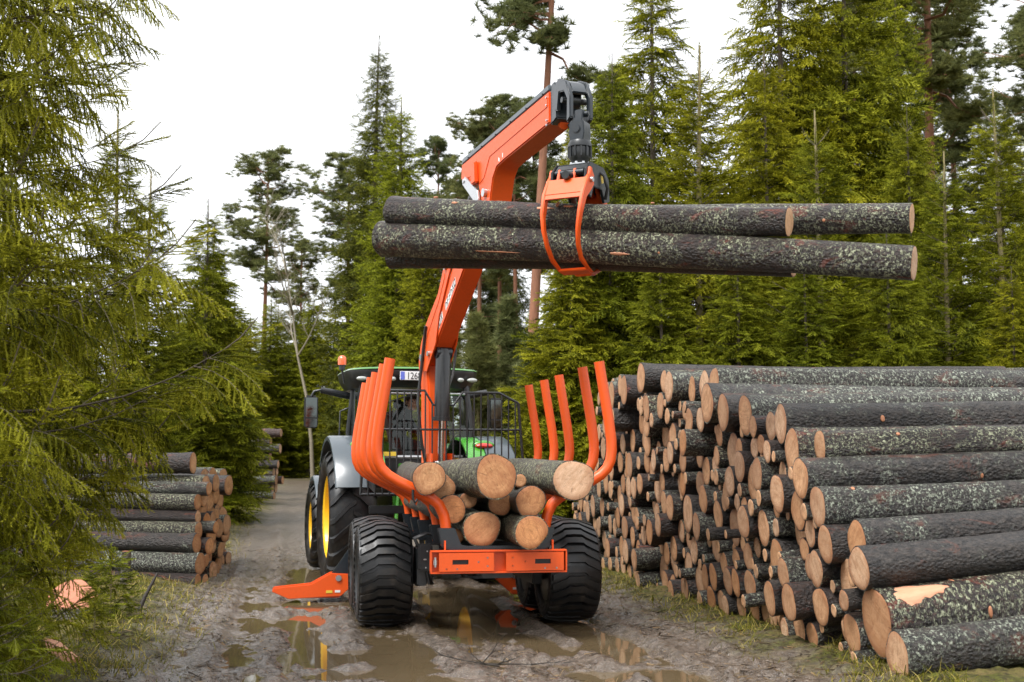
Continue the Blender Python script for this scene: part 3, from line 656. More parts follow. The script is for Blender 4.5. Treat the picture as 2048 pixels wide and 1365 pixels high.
# leafless tree
def bare_tree():
    mb = MB(); g = random.Random(9)
    def grow(p, d, L, r, lv):
        n = 5; pts = [p]; rs = [r]
        for i in range(n):
            d = (d+Vector((g.uniform(-.16, .16), g.uniform(-.16, .16), 0.05 if lv else 0.02))).normalized(); p = p+d*L/n; pts.append(p); rs.append(r*(1-0.16*(i+1)))
            if lv < 3 and i >= (2 if lv == 0 else 1):
                for q in range(2 if lv == 0 else 1+(lv < 3)):
                    a = g.uniform(0, 6.28); s_ = Vector((math.cos(a), math.sin(a), g.uniform(0.1, 0.8))).normalized()
                    grow(p, (d*0.45+s_).normalized(), L*g.uniform(0.26, 0.42), r*0.42, lv+1)
        mb.tube(pts, rs, 6 if lv < 2 else 3)
    grow(Vector((0, 0, -0.2)), Vector((-0.05, 0, 1)), 10.2, 0.15, 0)
    return mb
bt = bare_tree().build('bare_tree', M['bare_trunk'], smooth=60, loc=(-9.9, 64, gz(-9.9, 64))); bt.scale = (0.8, 0.8, 1.08)
tag(bt, 'pale leafless tree standing left of the tractor cab', 'tree')
# ---------------------------------------------------------------- logs (axis along local +X, butt end at the origin)
LR = 0.15                                        # radius of the log prototypes
def log_outline(seed, n=28):
    g = random.Random(seed); ph = [g.uniform(0, 6.28) for _ in range(4)]; am = [0.045, 0.03, 0.02, 0.012]
    def f(a, x=0.0): return 1+sum(am[k]*math.sin((k+2)*a+ph[k]+0.25*x*(k+1)) for k in range(4))
    return f
def log_mesh(seed, L, mat, taper=0.13, n=28, k=26):
    f = log_outline(seed); g = random.Random(seed+50); vs = []; fs = []
    bx, bz = g.uniform(-.03, .03), g.uniform(-.03, .03)
    for i in range(k+1):
        x = L*i/k; r = LR*(1-taper*i/k)*(1.05 if i == 0 else 1)
        if i: r *= 1+0.02*math.sin(x*2.1+seed)
        oy, oz = bx*math.sin(math.pi*i/k), bz*math.sin(math.pi*i/k)
        for j in range(n):
            a = 6.28319*j/n; rr = r*f(a, x)*(1+g.uniform(-.016, .016)); vs.append((x, oy+rr*math.cos(a), oz+rr*math.sin(a)))
    fs = [(i*n+j, (i+1)*n+j, (i+1)*n+(j+1) % n, i*n+(j+1) % n) for i in range(k) for j in range(n)]
    fs += [tuple(range(n)), tuple(range((k+1)*n-1, k*n-1, -1))]
    me = bpy.data.meshes.new('log'); me.from_pydata(vs, [], fs); me.shade_smooth(); me.set_sharp_from_angle(angle=R(50)); me.materials.append(mat); return me
def face_mesh(seed, mat, shrink=0.955, end=1.0, back=False, L=0.0, n=28):
    f = log_outline(seed); g = random.Random(seed+90); vs = [(0, 0, 0)]; fs = []
    for q, rr in enumerate((0.35, 0.7, 0.94, 1.0)):
        for j in range(n):
            a = 6.28319*j/n; r = LR*rr*f(a, L)*shrink*end*(1.05 if not back else 1)
            dx = 0.0 if q < 3 else 0.004
            vs.append((-0.005+dx+g.uniform(-.0015, .0015), r*math.cos(a), r*math.sin(a)))
    for j in range(n): fs.append((0, 1+(j+1) % n, 1+j))
    for q in range(3):
        for j in range(n): fs.append((1+q*n+j, 1+q*n+(j+1) % n, 1+(q+1)*n+(j+1) % n, 1+(q+1)*n+j))
    if back: vs = [(L-x, y, z) for x, y, z in vs]; fs = [t[::-1] for t in fs]
    me = bpy.data.meshes.new('sawn_face'); me.from_pydata(vs, [], fs); me.materials.append(mat); me.shade_smooth(); return me
LOGS = {}; LITE = {}
def log_proto(key, seed, L, bark, cut, taper=0.13):
    LITE[key] = log_mesh(seed, L, M[bark], taper, k=6, n=14)
    LOGS[key] = (log_mesh(seed, L, M[bark], taper), face_mesh(seed, M[cut]), face_mesh(seed, M[cut], end=1-taper, back=True, L=L), L)
for i in range(6): log_proto(('pile', i), 10+i, 5.4, 'bark_lichen' if i in (1, 4) else 'bark', 'cut', 0.16)
for i in range(3): log_proto(('far', i), 30+i, 4.6, 'bark_red' if i else 'bark', 'cut', 0.1)
for i in range(3): log_proto(('load', i), 40+i, 4.1, 'bark_grey', 'cut_fresh', 0.1)
for i in range(2): log_proto(('held', i), 50+i, 5.4, 'bark_lichen', 'cut_pale', 0.17)
knot_me = MB().lathe([(0.001, 0.006), (0.020, 0.006), (0.030, 0.003), (0.034, -0.006), (0.030, -0.015)], n=12).mesh('knot', M['knot'], smooth=60)
def place_log(key, pos, d, r, label=None, group=None, roll=0.0, ls=1.0, both=False, knots=0, seed=0):
    body, f0, f1, L = LOGS[key]; o = link('log', body)
    q = Vector(d).normalized().to_track_quat('X', 'Z')
    o.rotation_mode = 'QUATERNION'; o.rotation_quaternion = q @ Euler((roll, 0, 0)).to_quaternion()
    o.location = pos; o.scale = (ls, r/LR, r/LR)
    link('sawn_face', f0, o)
    if both: link('sawn_face', f1, o)
    g = random.Random(seed)
    inv = o.rotation_quaternion.inverted()
    for k in range(knots):      # sawn-off branch stubs along the log
        x = g.uniform(0.25, L-0.6); a = g.uniform(0.1, 1.9)
        nw = Vector((-0.25, -math.sin(a)*0.9, math.cos(a))) if key[0] != 'load' else Vector((0.2, -0.2, 1))
        nl = inv @ nw.normalized(); nl.x = 0; nl.normalize(); kn = link('knot', knot_me, o); rr = LR*(1-0.15*x/L)*0.985
        kn.location = (x, nl.y*rr, nl.z*rr); s_ = g.uniform(0.45, 0.95)*LR/r; kn.scale = (s_*r/LR*g.uniform(.9, 1.3), s_, s_)
        kn.rotation_euler = nl.to_track_quat('Z', 'X').to_euler()
    tag(o, label, 'log', group); return o
def pack(w0, w1, ztop, rfun, seed, maxn=400, zbase=0.0):
    """drop-and-rest packing of circles in the pile's cross-section -> [(w, z, r)]"""
    g = random.Random(seed); C = []
    w = w0
    while w < w1:
        r = rfun(w, 0, g); w += r; C.append((w, zbase+r, r)); w += r+g.uniform(0, 0.03)
    fails = 0
    while len(C) < maxn and fails < 40:
        wc = g.uniform(w0, w1); r = rfun(wc, 1, g); best = None
        A = np.array(C); n = len(A)
        near = np.arange(n)
        for i in range(n):
            xi, zi, ri = C[i]
            for j in near[(np.abs(A[:, 0]-xi) < ri+A[:, 2]+2*r) & (near != i) & (A[:, 0] > xi)]:
                xj, zj, rj = C[j]; d1, d2 = ri+r, rj+r; dx, dz = xj-xi, zj-zi; D = math.hypot(dx, dz)
                if D > d1+d2 or D < 1e-6: continue
                a = (d1*d1-d2*d2+D*D)/(2*D); h2 = d1*d1-a*a
                if h2 < 0: continue
                h = math.sqrt(h2); x = xi+a*dx/D-h*dz/D; z = zi+a*dz/D+h*dx/D
                if not (xi < x < xj) or z+r > ztop(x) or x < w0 or x > w1: continue
                if best is not None and z >= best[1]: continue
                if np.any(np.hypot(A[:, 0]-x, A[:, 1]-z) < A[:, 2]+r-1e-3): continue
                best = (x, z, r)
        if best is None: fails += 1; continue
        C.append(best)
    return C
def row_labels(C, zstep, fmt):
    rows = {}
    for i, (w, z, r) in enumerate(C): rows.setdefault(int(z/zstep), []).append((w, i))
    out = {}
    for rw, (k, lst) in enumerate(sorted(rows.items())):
        for q, (w, i) in enumerate(sorted(lst)): out[i] = fmt(C[i], ORD[q], ORD[rw])
    return out
def size_word(r): return 'thin' if r < 0.10 else 'slim' if r < 0.14 else 'stout' if r < 0.19 else 'thick'
# --- right-hand pile along the road
FD = Vector((-0.136, 0.991, 0)); F0 = Vector((4.14-0.137*8.3, 8.3, 0))
zt = interp([(0.9, .30), (1.2, .5), (1.5, .85), (1.8, 1.02), (2.3, 1.2), (2.9, 1.55), (3.2, 1.98), (4.0, 2.10), (4.8, 2.38), (5.6, 2.52), (7, 2.72), (8.2, 2.88), (10.9, 2.93), (12.0, 2.3), (12.9, 1.7), (14.0, 1.1), (15.0, .4)])
# cross-section of the pile: distance along the face, height, radius of each log (mm)
PILE_MM = '''1325,180,180,1766,376,252,1872,784,170,2022,64,63,2080,522,86,2101,689,68,2152,242,157,2213,956,175,2334,75,71,2363,277,54,2366,602,208,2518,215,110,2548,380,52,2549,932,153,2562,60,50,2635,568,56,2676,1242,171,2733,113,113,2775,391,164,279
8,955,89,2814,707,152,2857,1098,54,2870,199,48,2954,1191,71,2984,1480,177,3013,1003,124,3023,117,117,3091,695,114,3109,412,169,3148,1754,137,3196,52,47,3217,1521,59,3254,1186,173,3271,837,104,3352,1433,84,3364,137,137,3369,363,79,3417,624,1
37,3494,1719,198,3550,989,167,3551,313,107,3598,1334,172,3604,104,104,3605,749,55,3614,628,55,3650,481,82,3738,1117,45,3740,184,49,3746,1672,51,3798,1979,176,3820,1009,89,3820,1512,107,3847,723,180,3867,1338,49,3868,360,157,3869,100,100,387
7,1186,91,3936,1721,104,4024,1286,75,4070,619,49,4079,995,166,4092,740,60,4097,1509,160,4109,141,141,4141,1966,143,4142,1738,64,4198,443,168,4233,1337,48,4243,1189,85,4303,1608,63,4313,752,159,4315,1796,99,4370,120,120,4410,1673,54,4443,416
,60,4448,1973,111,4452,1045,164,4460,281,62,4480,1413,199,4495,548,70,4572,774,100,4577,1765,111,4603,618,58,4609,119,119,4671,393,162,4687,882,51,4713,1165,104,4749,1342,67,4794,2099,202,4796,669,138,4812,1576,164,4860,1808,73,4877,149,149
,4887,959,164,4901,1214,86,5005,576,46,5035,1179,45,5047,391,141,5054,1737,125,5057,777,84,5062,1940,67,5098,1429,147,5118,1077,84,5128,885,45,5131,1217,50,5155,129,129,5176,613,116,5299,2149,202,5335,384,138,5364,937,192,5370,1275,139,5377
,597,64,5392,1722,203,5403,119,119,5462,704,56,5511,274,66,5530,1466,87,5552,544,118,5559,2061,68,5597,725,68,5604,1198,101,5630,1363,45,5640,861,64,5651,129,129,5686,1914,116,5703,1687,108,5704,1484,62,5762,2267,220,5774,393,141,5785,1322,
113,5828,1043,165,5838,695,167,5845,1977,48,5911,1578,122,5922,142,142,5932,2036,49,5950,1242,61,5987,1838,145,5994,450,85,6017,1365,60,6045,573,46,6099,2502,183,6127,2101,141,6167,103,103,6168,1211,151,6174,912,147,6196,1527,149,6212,345,1
41,6227,623,136,6281,1849,149,6296,2282,83,6353,1018,50,6353,65,61,6372,910,47,6381,480,62,6423,768,103,6436,2103,142,6476,1379,151,6482,1900,58,6496,2498,183,6539,1709,139,6548,284,191,6613,1042,210,6622,2255,52,6623,2151,47,6649,613,149,6
694,1308,61,6704,1441,70,6722,1952,163,6771,792,62,6788,352,52,6796,2226,117,6826,1206,54,6835,1648,149,6877,157,157,6947,1972,61,6951,1378,140,6958,2086,48,6970,1840,72,6974,2190,46,6974,437,136,6986,738,157,7011,1074,170,7014,2480,161,704
1,1556,57,7079,1925,61,7144,2128,133,7155,121,121,7159,551,61,7167,1741,141,7192,1238,67,7242,1459,148,7253,2300,65,7269,372,147,7273,572,49,7280,806,140,7308,1928,86,7358,1796,51,7371,1090,158,7393,2545,191,7396,2158,109,7397,121,121,7486,
1653,141,7490,586,153,7508,2310,65,7515,1367,135,7517,312,84,7560,1946,158,7567,866,136,7643,2199,102,7649,131,131,7663,1742,51,7664,1519,68,7674,676,48,7675,2363,49,7680,1130,151,7697,1629,45,7718,2636,139,7778,417,159,7786,2026,80,7787,21
60,46,7811,939,64,7859,1391,158,7886,722,161,7888,1718,157,7890,2342,161,7927,147,147,7969,1124,81,7974,956,87,7984,1971,108,8041,1549,59,8078,2626,179,8085,2161,94,8087,1774,47,8089,482,145,8122,71,54,8160,1380,142,8214,1085,159,8234,751,1
61,8240,1652,138,8271,542,46,8274,1971,168,8305,2318,162,8337,246,195,8354,1435,46,8403,521,82,8446,1505,64,8496,1273,169,8511,1760,139,8520,962,138,8527,2354,52,8533,2730,195,8580,2133,168,8604,683,154,8634,111,111,8654,387,146,8705,1055,6
6,8707,1530,158,8719,2405,137,8743,876,79,8752,2606,52,8758,1181,68,8800,1880,167,8850,105,105,8854,2531,47,8921,2436,64,8929,2170,144,8937,709,162,8947,1038,167,8966,369,166,8970,1348,141,9019,2734,199,9049,1648,164,9063,109,109,9092,2372,
113,9112,1951,137,9132,843,65,9149,1241,64,9179,2510,46,9208,316,60,9212,438,47,9226,1427,112,9256,665,150,9258,1782,61,9259,1058,144,9285,2423,85,9310,1623,94,9313,2171,156,9314,141,141,9352,2705,132,9410,2490,51,9430,421,150,9449,1286,151
,9470,616,48,9500,1914,160,9503,863,159,9510,2359,112,9581,1593,167,9605,1088,72,9615,160,160,9672,605,143,9685,385,62,9700,2637,210,9701,2157,149,9736,1776,68,9793,1285,166,9810,954,160,9835,2335,70,9884,110,110,9913,394,166,9916,1595,167,
9923,2430,55,9937,1938,161,10043,715,170,10049,2485,71,10062,1382,85,10065,2242,168,10090,1742,51,10094,1129,164,10097,103,103,10106,2728,155,10148,252,54,10152,1628,68,10176,2448,60,10187,1481,67,10228,455,146,10237,859,65,10243,1896,146,1
0272,2363,60,10302,2096,61,10303,2234,68,10356,1328,144,10359,159,159,10390,1637,152,10413,695,155,10416,1021,166,10449,2595,202,10478,2215,104,10512,1214,47,10537,1973,144,10545,415,151,10584,2357,63,10630,622,51,10631,1444,152,10650,132,1
32,10694,1726,136,10705,832,148,10713,1145,154,10734,2448,104,10740,2184,145,10763,2757,127,10788,318,87,10806,550,137,10846,1310,56,10887,987,64,10907,124,124,10915,728,62,10918,863,63,10931,1920,166,10943,1538,160,10968,2285,104,11003,282
0,86,11014,2561,158,11027,1232,139,11053,367,153,11091,1702,54,11112,657,140,11144,958,157,11145,114,114,11166,2766,84,11184,1373,48,11215,2207,149,11237,1266,68,11243,457,52,11247,1581,143,11252,275,57,11272,1898,164,11286,2603,101,11301,2
418,69,11304,1131,69,11395,136,136,11408,1706,45,11431,411,138,11445,703,138,11477,1611,65,11487,1355,186,11503,2155,138,11512,2492,145,11527,1000,169,11619,1855,171,11630,1577,71,11680,150,150,11699,2061,45,11704,714,94,11719,455,148,11807
,2273,143,11819,2015,76,11839,1238,139,11859,1543,147,11913,944,163,11935,341,82,11950,2037,47,11957,127,127,11968,1827,154,11974,631,146,12103,1369,152,12105,1103,85,12122,2102,134,12165,1856,45,12172,718,64,12180,1617,87,12185,413,155,122
10,125,125,12319,950,169,12331,1494,105,12344,1655,51,12381,648,137,12387,1886,170,12389,1255,141,12403,271,62,12413,394,53,12439,103,103,12463,1606,63,12528,1080,67,12601,1725,87,12615,453,150,12640,861,162,12646,1466,166,12697,155,155,127
38,1162,151,12740,1671,53,12824,1605,48,12855,1508,45,12890,941,92,12901,1365,83,12904,672,160,12909,361,139,12954,102,102,13049,492,46,13050,1381,48,13051,1180,152,13119,891,138,13164,638,71,13168,1363,64,13185,130,130,13248,419,162,13262,
735,49,13304,1249,109,13409,989,168,13463,660,160,13465,150,150,13468,367,49,13511,1258,87,13656,1126,107,13656,889,53,13696,384,169,13697,752,85,13723,108,108,13824,1180,60,13883,959,166,13902,636,142,13921,348,54,13975,144,144,14079,753,6
6,14132,441,159,14136,890,67,14276,157,157,14309,724,163,14458,424,153,14571,138,138,14600,633,81,14776,450,163,14856,147,147,14979,327,50,15069,72,63,15071,224,76'''
_n = [int(q)/1000 for q in PILE_MM.replace('\n', '').split(',')]
C = [tuple(_n[i:i+3]) for i in range(0, len(_n), 3)]
lab = row_labels(C, 0.27, lambda c, q, rw: '%s log, %s from the near end in the %s layer of the right-hand pile' % (size_word(c[2]), q, rw) if rw != 'first' else '%s ground-layer log, %s from the near end of the right-hand pile' % (size_word(c[2]), q))
gl = random.Random(4)
PILE = []; REST = []
order = sorted(range(len(C)), key=lambda i: -C[i][2]/(8.3+C[i][0])); single = set(order[:215])
for i, (w, z, r) in enumerate(C):
    p = F0+FD*w; h = min(1, z/2.4); yaw = R(7.5+gl.uniform(-1.5, 1.5)+max(0, 3-w)*1.5); tl = R((6.5*(1-h)**1.2+0.5)*(1 if w < 6 else 0.5)+gl.uniform(-0.7, 0.7))
    d = Vector((math.cos(yaw)*math.cos(tl), math.sin(yaw)*math.cos(tl), math.sin(tl)))
    st = (gl.gauss(0, 0.075)+(gl.uniform(0.1, 0.25) if gl.random() < 0.1 else 0)) if z > 0.3 else gl.gauss(0.02, 0.08)
    if w < 3 and r > 0.14: st = gl.gauss(0, 0.05)
    pos = p+d*st+Vector((0, 0, z+0.02)); key = ('pile', gl.randrange(6)); roll = gl.uniform(0, 6.28); ls = gl.uniform(0.94, 1.0)
    if i not in single: REST.append((key, pos, d, r, roll, ls)); continue
    edge = z+r > zt(w)-0.42 or w < 4.0
    o = place_log(key, pos, d, r, lab[i], 'logs of the right-hand pile', roll, ls, False, (gl.randint(3, 6) if edge and w < 8 and r > 0.12 else 0), i)
    PILE.append((o, w, z, r))
# the thin logs past the largest ones: one joined object
V = []; FC = []; MI = []; nv = 0
for (key, pos, d, r, roll, ls) in REST:
    mt = Matrix.Translation(pos) @ (d.normalized().to_track_quat('X', 'Z') @ Euler((roll, 0, 0)).to_quaternion()).to_matrix().to_4x4() @ Matrix.Diagonal((ls, r/LR, r/LR, 1))
    for mi_, me_ in enumerate(LOGS[key][:2]):
        if mi_ == 0: me_ = LITE[key]
        co = np.empty(len(me_.vertices)*3); me_.vertices.foreach_get('co', co); A = np.array(mt); co = co.reshape(-1, 3) @ A[:3, :3].T+A[:3, 3]
        V.append(co); FC += [tuple(v+nv for v in pl.vertices) for pl in me_.polygons]; MI += [mi_]*len(me_.polygons); nv += len(co)
me_ = bpy.data.meshes.new('thin_logs'); me_.from_pydata(np.concatenate(V).tolist(), [], FC); me_.materials.append(M['bark']); me_.materials.append(M['cut_world']); me_.polygons.foreach_set('material_index', MI); me_.shade_smooth(); me_.set_sharp_from_angle(angle=R(50))
tag(link('thin_logs', me_), 'many thin logs filling the gaps of the right-hand pile', 'logs', kind='stuff')
def patch(o, x0, x1, a0, a1, seed, mat='bare_wood', outline=10, taper=0.16):
    """a torn strip of bare wood lying on the log's surface"""
    g = random.Random(seed); n, m = 14, 6; vs = []; fs = []; f = log_outline(outline)
    for i in range(n+1):
        t = i/n; x = x0+(x1-x0)*t; sh = max(0.12, (1-abs(2*t-0.8)**2.5*0.8))*g.uniform(0.55, 1.1)
        for j in range(m+1):
            s_ = (j/m-0.5)*sh*(1+g.uniform(-.25, .25) if j in (0, m) else 1); a = (a0+a1)/2+(a1-a0)*s_
            r = LR*(1-taper*max(0, x)/5.4)*f(a, x)*(1.0+0.02*math.sin(x*2.1+outline))*(1.022 if 0 < j < m and 0 < i < n else 0.985); vs.append((x, r*math.cos(a), r*math.sin(a)))
    fs = [(i*(m+1)+j, (i+1)*(m+1)+j, (i+1)*(m+1)+j+1, i*(m+1)+j+1) for i in range(n) for j in range(m)]
    me = bpy.data.meshes.new('bare_wood_patch'); me.from_pydata(vs, [], fs); me.materials.append(M[mat]); me.shade_smooth()
    return link('bare_wood_patch', me, o)
def local_angle(o, n):
    v = o.rotation_quaternion.inverted() @ Vector(n); return math.atan2(v.z, v.y)
# the thick near log with its torn bark
big = max([q for q in PILE if 0.9 < q[1] < 2.4], key=lambda q: q[3])[0]
a_ = local_angle(big, (-0.1, -0.55, 0.85)); patch(big, -0.005, 0.60, a_-0.6, a_+0.6, 1, outline=10+[LOGS[('pile', i)][0] for i in range(6)].index(big.data)); big['label'] = 'thick near log with bark torn off in a pale patch at its end'
# one log lies slantwise across the top
place_log(('pile', 4), F0+FD*8.6+Vector((2.2, 0.3, 2.76)), (0.96, 0.12, 0.035), 0.09, 'thin log lying slantwise on top of the right-hand pile', 'logs of the right-hand pile', 1.0, 0.6)
# --- left pile
C2 = pack(0, 3.9, interp([(0, 0.8), (0.4, 1.35), (0.9, 1.75), (2.8, 1.8), (3.5, 1.5), (3.9, 0.9)]), lambda w, u, g: g.choice([g.uniform(0.085, 0.12), g.uniform(0.11, 0.16)]), 8, 92)
lab2 = row_labels(C2, 0.3, lambda c, q, rw: '%s log, %s from the near end in the %s layer of the left pile' % (size_word(c[2]), q, rw))
for i, (w, z, r) in enumerate(C2):
    p = Vector((-4.22, 17.6, 0))+Vector((-0.174, 0.985, 0))*w; yaw = R(168+gl.uniform(-2.5, 2.5)); p.z = gz(p.x, p.y)-0.05
    d = Vector((math.cos(yaw), math.sin(yaw), R(1.0)))
    place_log(('pile', gl.randrange(6)), p+Vector((gl.gauss(0, 0.12), 0, z)), d, r, lab2[i], 'logs of the left pile', gl.uniform(0, 6.28), 0.9)
_t = max(z+r for w, z, r in C2 if 0.3 < w < 1.6)
place_log(('pile', 1), (-4.6, 18.55, _t+0.12), (-1, 0.05, -0.01), 0.16, 'single log resting on top of the left pile', 'logs of the left pile', 0.5, 0.85)
# --- far stack by the road
k = 0
for lay in range(9):
    for q in range(2):
        r = gl.uniform(0.12, 0.165); p = Vector((-7.95, 43.0, gz(-7.95, 43.0)))+Vector((-0.174, 0.985, 0))*(0.30*q+0.15*(lay % 2))
        place_log(('far', gl.randrange(3)), p+Vector((gl.gauss(0, 0.14), 0, 0.14+0.262*lay)), Vector((-1, 0.12, 0.01)), r, 'reddish log, %s one in the %s layer of the far stack by the road' % (('front', 'back')[q], ORD[lay]), 'logs of the far stack', gl.uniform(0, 6.28), 0.9)
# ---------------------------------------------------------------- wheels
def flotation_wheel(Rr=0.545, W=0.55, nl=32, rim=0.31):
    """wide forestry trailer tyre with stepped chevron lugs; axis along local X"""
    h = W/2
    b = MB(); b.lathe([(rim, -h*0.80), (rim+0.03, -h*0.93), (Rr-0.13, -h*1.02), (Rr-0.075, -h*0.97), (Rr-0.055, -h*0.80), (Rr-0.045, -h*0.4), (Rr-0.042, 0), (Rr-0.045, h*0.4), (Rr-0.055, h*0.80),
                       (Rr-0.075, h*0.97), (Rr-0.13, h*1.02), (rim+0.03, h*0.93), (rim, h*0.80)], axis='x', n=64, cap=False)
    t = MB(); st = [(-1.0, 0.20, -0.105), (-0.88, 0.165, -0.042), (-0.42, 0.055, -0.012), (-0.30, 0.0, -0.006), (0.0, 0.0, 0.0), (0.30, 0.0, -0.006), (0.42, 0.055, -0.012), (0.88, 0.165, -0.042), (1.0, 0.20, -0.105)]
    pitch = 2*math.pi/nl
    for i in range(nl):
        a0 = i*pitch; vs = []; fs = []
        for (sx, off, dr) in st:
            wdt = pitch*(0.31 if abs(sx) < 0.9 else 0.22)
            for (da, rr) in ((-wdt-0.010, Rr-0.065), (-wdt, Rr), (wdt, Rr), (wdt+0.010, Rr-0.065)):
                a = a0+off+da; r = rr+dr; vs.append((sx*h*1.01, r*math.cos(a), r*math.sin(a)))
        for k in range(len(st)-1):
            for j in range(3): fs.append((k*4+j, k*4+j+1, (k+1)*4+j+1, (k+1)*4+j))
        fs += [(0, 1, 2, 3), tuple((len(st)-1)*4+j for j in (3, 2, 1, 0))]
        t.add(vs, fs)
    r_ = MB(); r_.lathe([(rim+0.012, -h*0.86), (rim-0.03, -h*0.78), (rim-0.05, -h*0.4), (0.14, -h*0.25), (0.13, h*0.25), (rim-0.05, h*0.4), (rim-0.03, h*0.78), (rim+0.012, h*0.86)], axis='x', n=40)
    r_.lathe([(0.09, -h*0.55), (0.10, h*0.55)], axis='x', n=16)
    return b.mesh('tyre', M['tyre'], smooth=45), t.mesh('tread', M['tyre'], smooth=35), r_.mesh('rim', M['dark'], smooth=40)
def tractor_wheel(Rr, W, nl, rim, lug, flip=1):
    h = W/2
    b = MB(); b.lathe([(rim, -h*0.78), (rim+0.04, -h*0.92), ((rim+Rr)/2, -h*1.05), (Rr-lug-0.05, -h*0.98), (Rr-lug, -h*0.75), (Rr-lug+0.012, 0), (Rr-lug, h*0.75), (Rr-lug-0.05, h*0.98), ((rim+Rr)/2, h*1.05),
                       (rim+0.04, h*0.92), (rim, h*0.78)], axis='x', n=64, cap=False)
    t = MB(); pitch = 2*math.pi/nl
    for i in range(nl):
        for sd_ in (-1, 1):
            a0 = i*pitch+(pitch/2 if sd_ > 0 else 0); vs = []; fs = []
            st = [(-0.06, 0.0, 0.0), (0.25, 0.075, -0.002), (0.6, 0.20, -0.008), (0.86, 0.30, -0.025), (1.02, 0.345, -0.085), (1.03, 0.355, -0.13)]
            for (sx, off, dr) in st:
                w0 = 0.030*0.93/Rr*(1+0.25*max(0, sx)); o = off*0.93/Rr*0.9
                for (da, rr) in ((-w0*1.6, Rr-lug-0.02), (-w0, Rr), (w0, Rr), (w0*1.6, Rr-lug-0.02)):
                    a = a0+flip*o+da; r = rr+dr; vs.append((sd_*sx*h, r*math.cos(a), r*math.sin(a)))
            for k in range(len(st)-1):
                for j in range(3): fs.append((k*4+j, k*4+j+1, (k+1)*4+j+1, (k+1)*4+j))
            fs += [(0, 1, 2, 3), tuple((len(st)-1)*4+j for j in (3, 2, 1, 0))]; t.add(vs, fs)
    r_ = MB(); r_.lathe([(rim+0.02, -h*0.84), (rim-0.02, -h*0.76), (rim-0.05, -h*0.45), (rim-0.06, h*0.1), (rim-0.05, h*0.45), (rim-0.02, h*0.76), (rim+0.02, h*0.84)], axis='x', n=48, cap=False)
    r_.lathe([(rim-0.04, 0.0), (rim*0.62, -0.10*0), (rim*0.58, 0.06), (0.17, 0.06), (0.15, 0.12), (0.001, 0.13)], axis='x', n=40, cap=False)
    r_.lathe([(rim-0.04, -0.01), (rim*0.60, -0.012), (rim*0.55, -0.07), (0.17, -0.07), (0.15, -0.13), (0.001, -0.14)], axis='x', n=40, cap=False)
    return b.mesh('tyre', M['tyre'], smooth=45), t.mesh('tread', M['tyre'], smooth=35), r_.mesh('rim', M['yellow'], smooth=35)
def put_wheel(ms, parent, loc, roll=0.0, flipx=False):
    w = link('wheel', ms[0], parent, loc, (roll, 0, math.pi if flipx else 0))
    link('tread', ms[1], w); link('rim', ms[2], w); return w
# ---------------------------------------------------------------- forestry trailer (x right, y forward)
TR = empty('forestry_trailer', (-0.38, 13.6, 0), R(10)); tag(TR, 'orange and black timber trailer loaded with logs behind the tractor', 'trailer')
fw = flotation_wheel()
for (x, y, q) in ((-0.975, 0, 0.1), (0.975, 0, 0.5), (-0.975, 1.18, 0.3), (0.975, 1.18, 0.9)): put_wheel(fw, TR, (x, y, 0.505), q)
mb = MB()
for sx in (-1, 1):
    mb.prism([(-0.22, 0.38), (1.40, 0.38), (1.45, 0.55), (0.95, 0.72), (0.25, 0.72), (-0.28, 0.55)], sx*0.56, sx*0.66, 'x')
mb.build('bogie_beam', M['dark'], TR, bevel=0.012)
mb = MB(); mb.beam((-0.68, 0.59, 0.56), (0.68, 0.59, 0.56), 0.16, 0.16)
for y in (0, 1.18): mb.tube([(-0.8, y, 0.505), (-0.56, y, 0.505)], 0.09, 16); mb.tube([(0.56, y, 0.505), (0.8, y, 0.505)], 0.09, 16)
mb.build('axle', M['dark'], TR, smooth=40)
mb = MB(); mb.box((0, 0.85, 0.66), (0.30, 4.5, 0.22)); mb.prism([(3.0, 0.56), (4.05, 0.50), (4.05, 0.62), (3.0, 0.78)], -0.10, 0.10, 'x')
mb.build('frame_beam', M['dark'], TR, bevel=0.012)
mb = MB(); mb.lathe([(0.09, -0.03), (0.09, 0.03)], (0, 4.13, 0.56), 'z', 20); mb.build('drawbar_eye', M['steel'], TR, smooth=40)
SY = [-1.30, -0.58, 0.58, 1.42, 2.40]
for y in SY:
    b = MB(); b.box((0, y, 0.80), (0.92, 0.11, 0.10))
    for sx in (-1, 1): b.prism([(sx*0.30, 0.74), (sx*0.52, 0.84), (sx*0.56, 1.02), (sx*0.40, 1.02), (sx*0.34, 0.86), (sx*0.12, 0.83)], y-0.065, y+0.065, 'y')
    b.build('bunk', M['navy'], TR, bevel=0.008)
def stake_path(sx):
    key = [(0.475, 0.86), (0.478, 1.02), (0.50, 1.14), (0.55, 1.24), (0.62, 1.30), (0.72, 1.355), (0.94, 1.46), (1.03, 1.515), (1.095, 1.58), (1.13, 1.66), (1.142, 1.75), (1.14, 1.85), (1.115, 2.05), (1.06, 2.38), (1.022, 2.62)]
    return [(sx*a, 0, z) for a, z in key]
stake_me = {sx: MB().tube(stake_path(sx), 0.052, 18).mesh('stake', M['orange'], smooth=50) for sx in (-1, 1)}
for y in SY:
    for sx in (-1, 1): link('stake', stake_me[sx], TR, (0, y, 0))
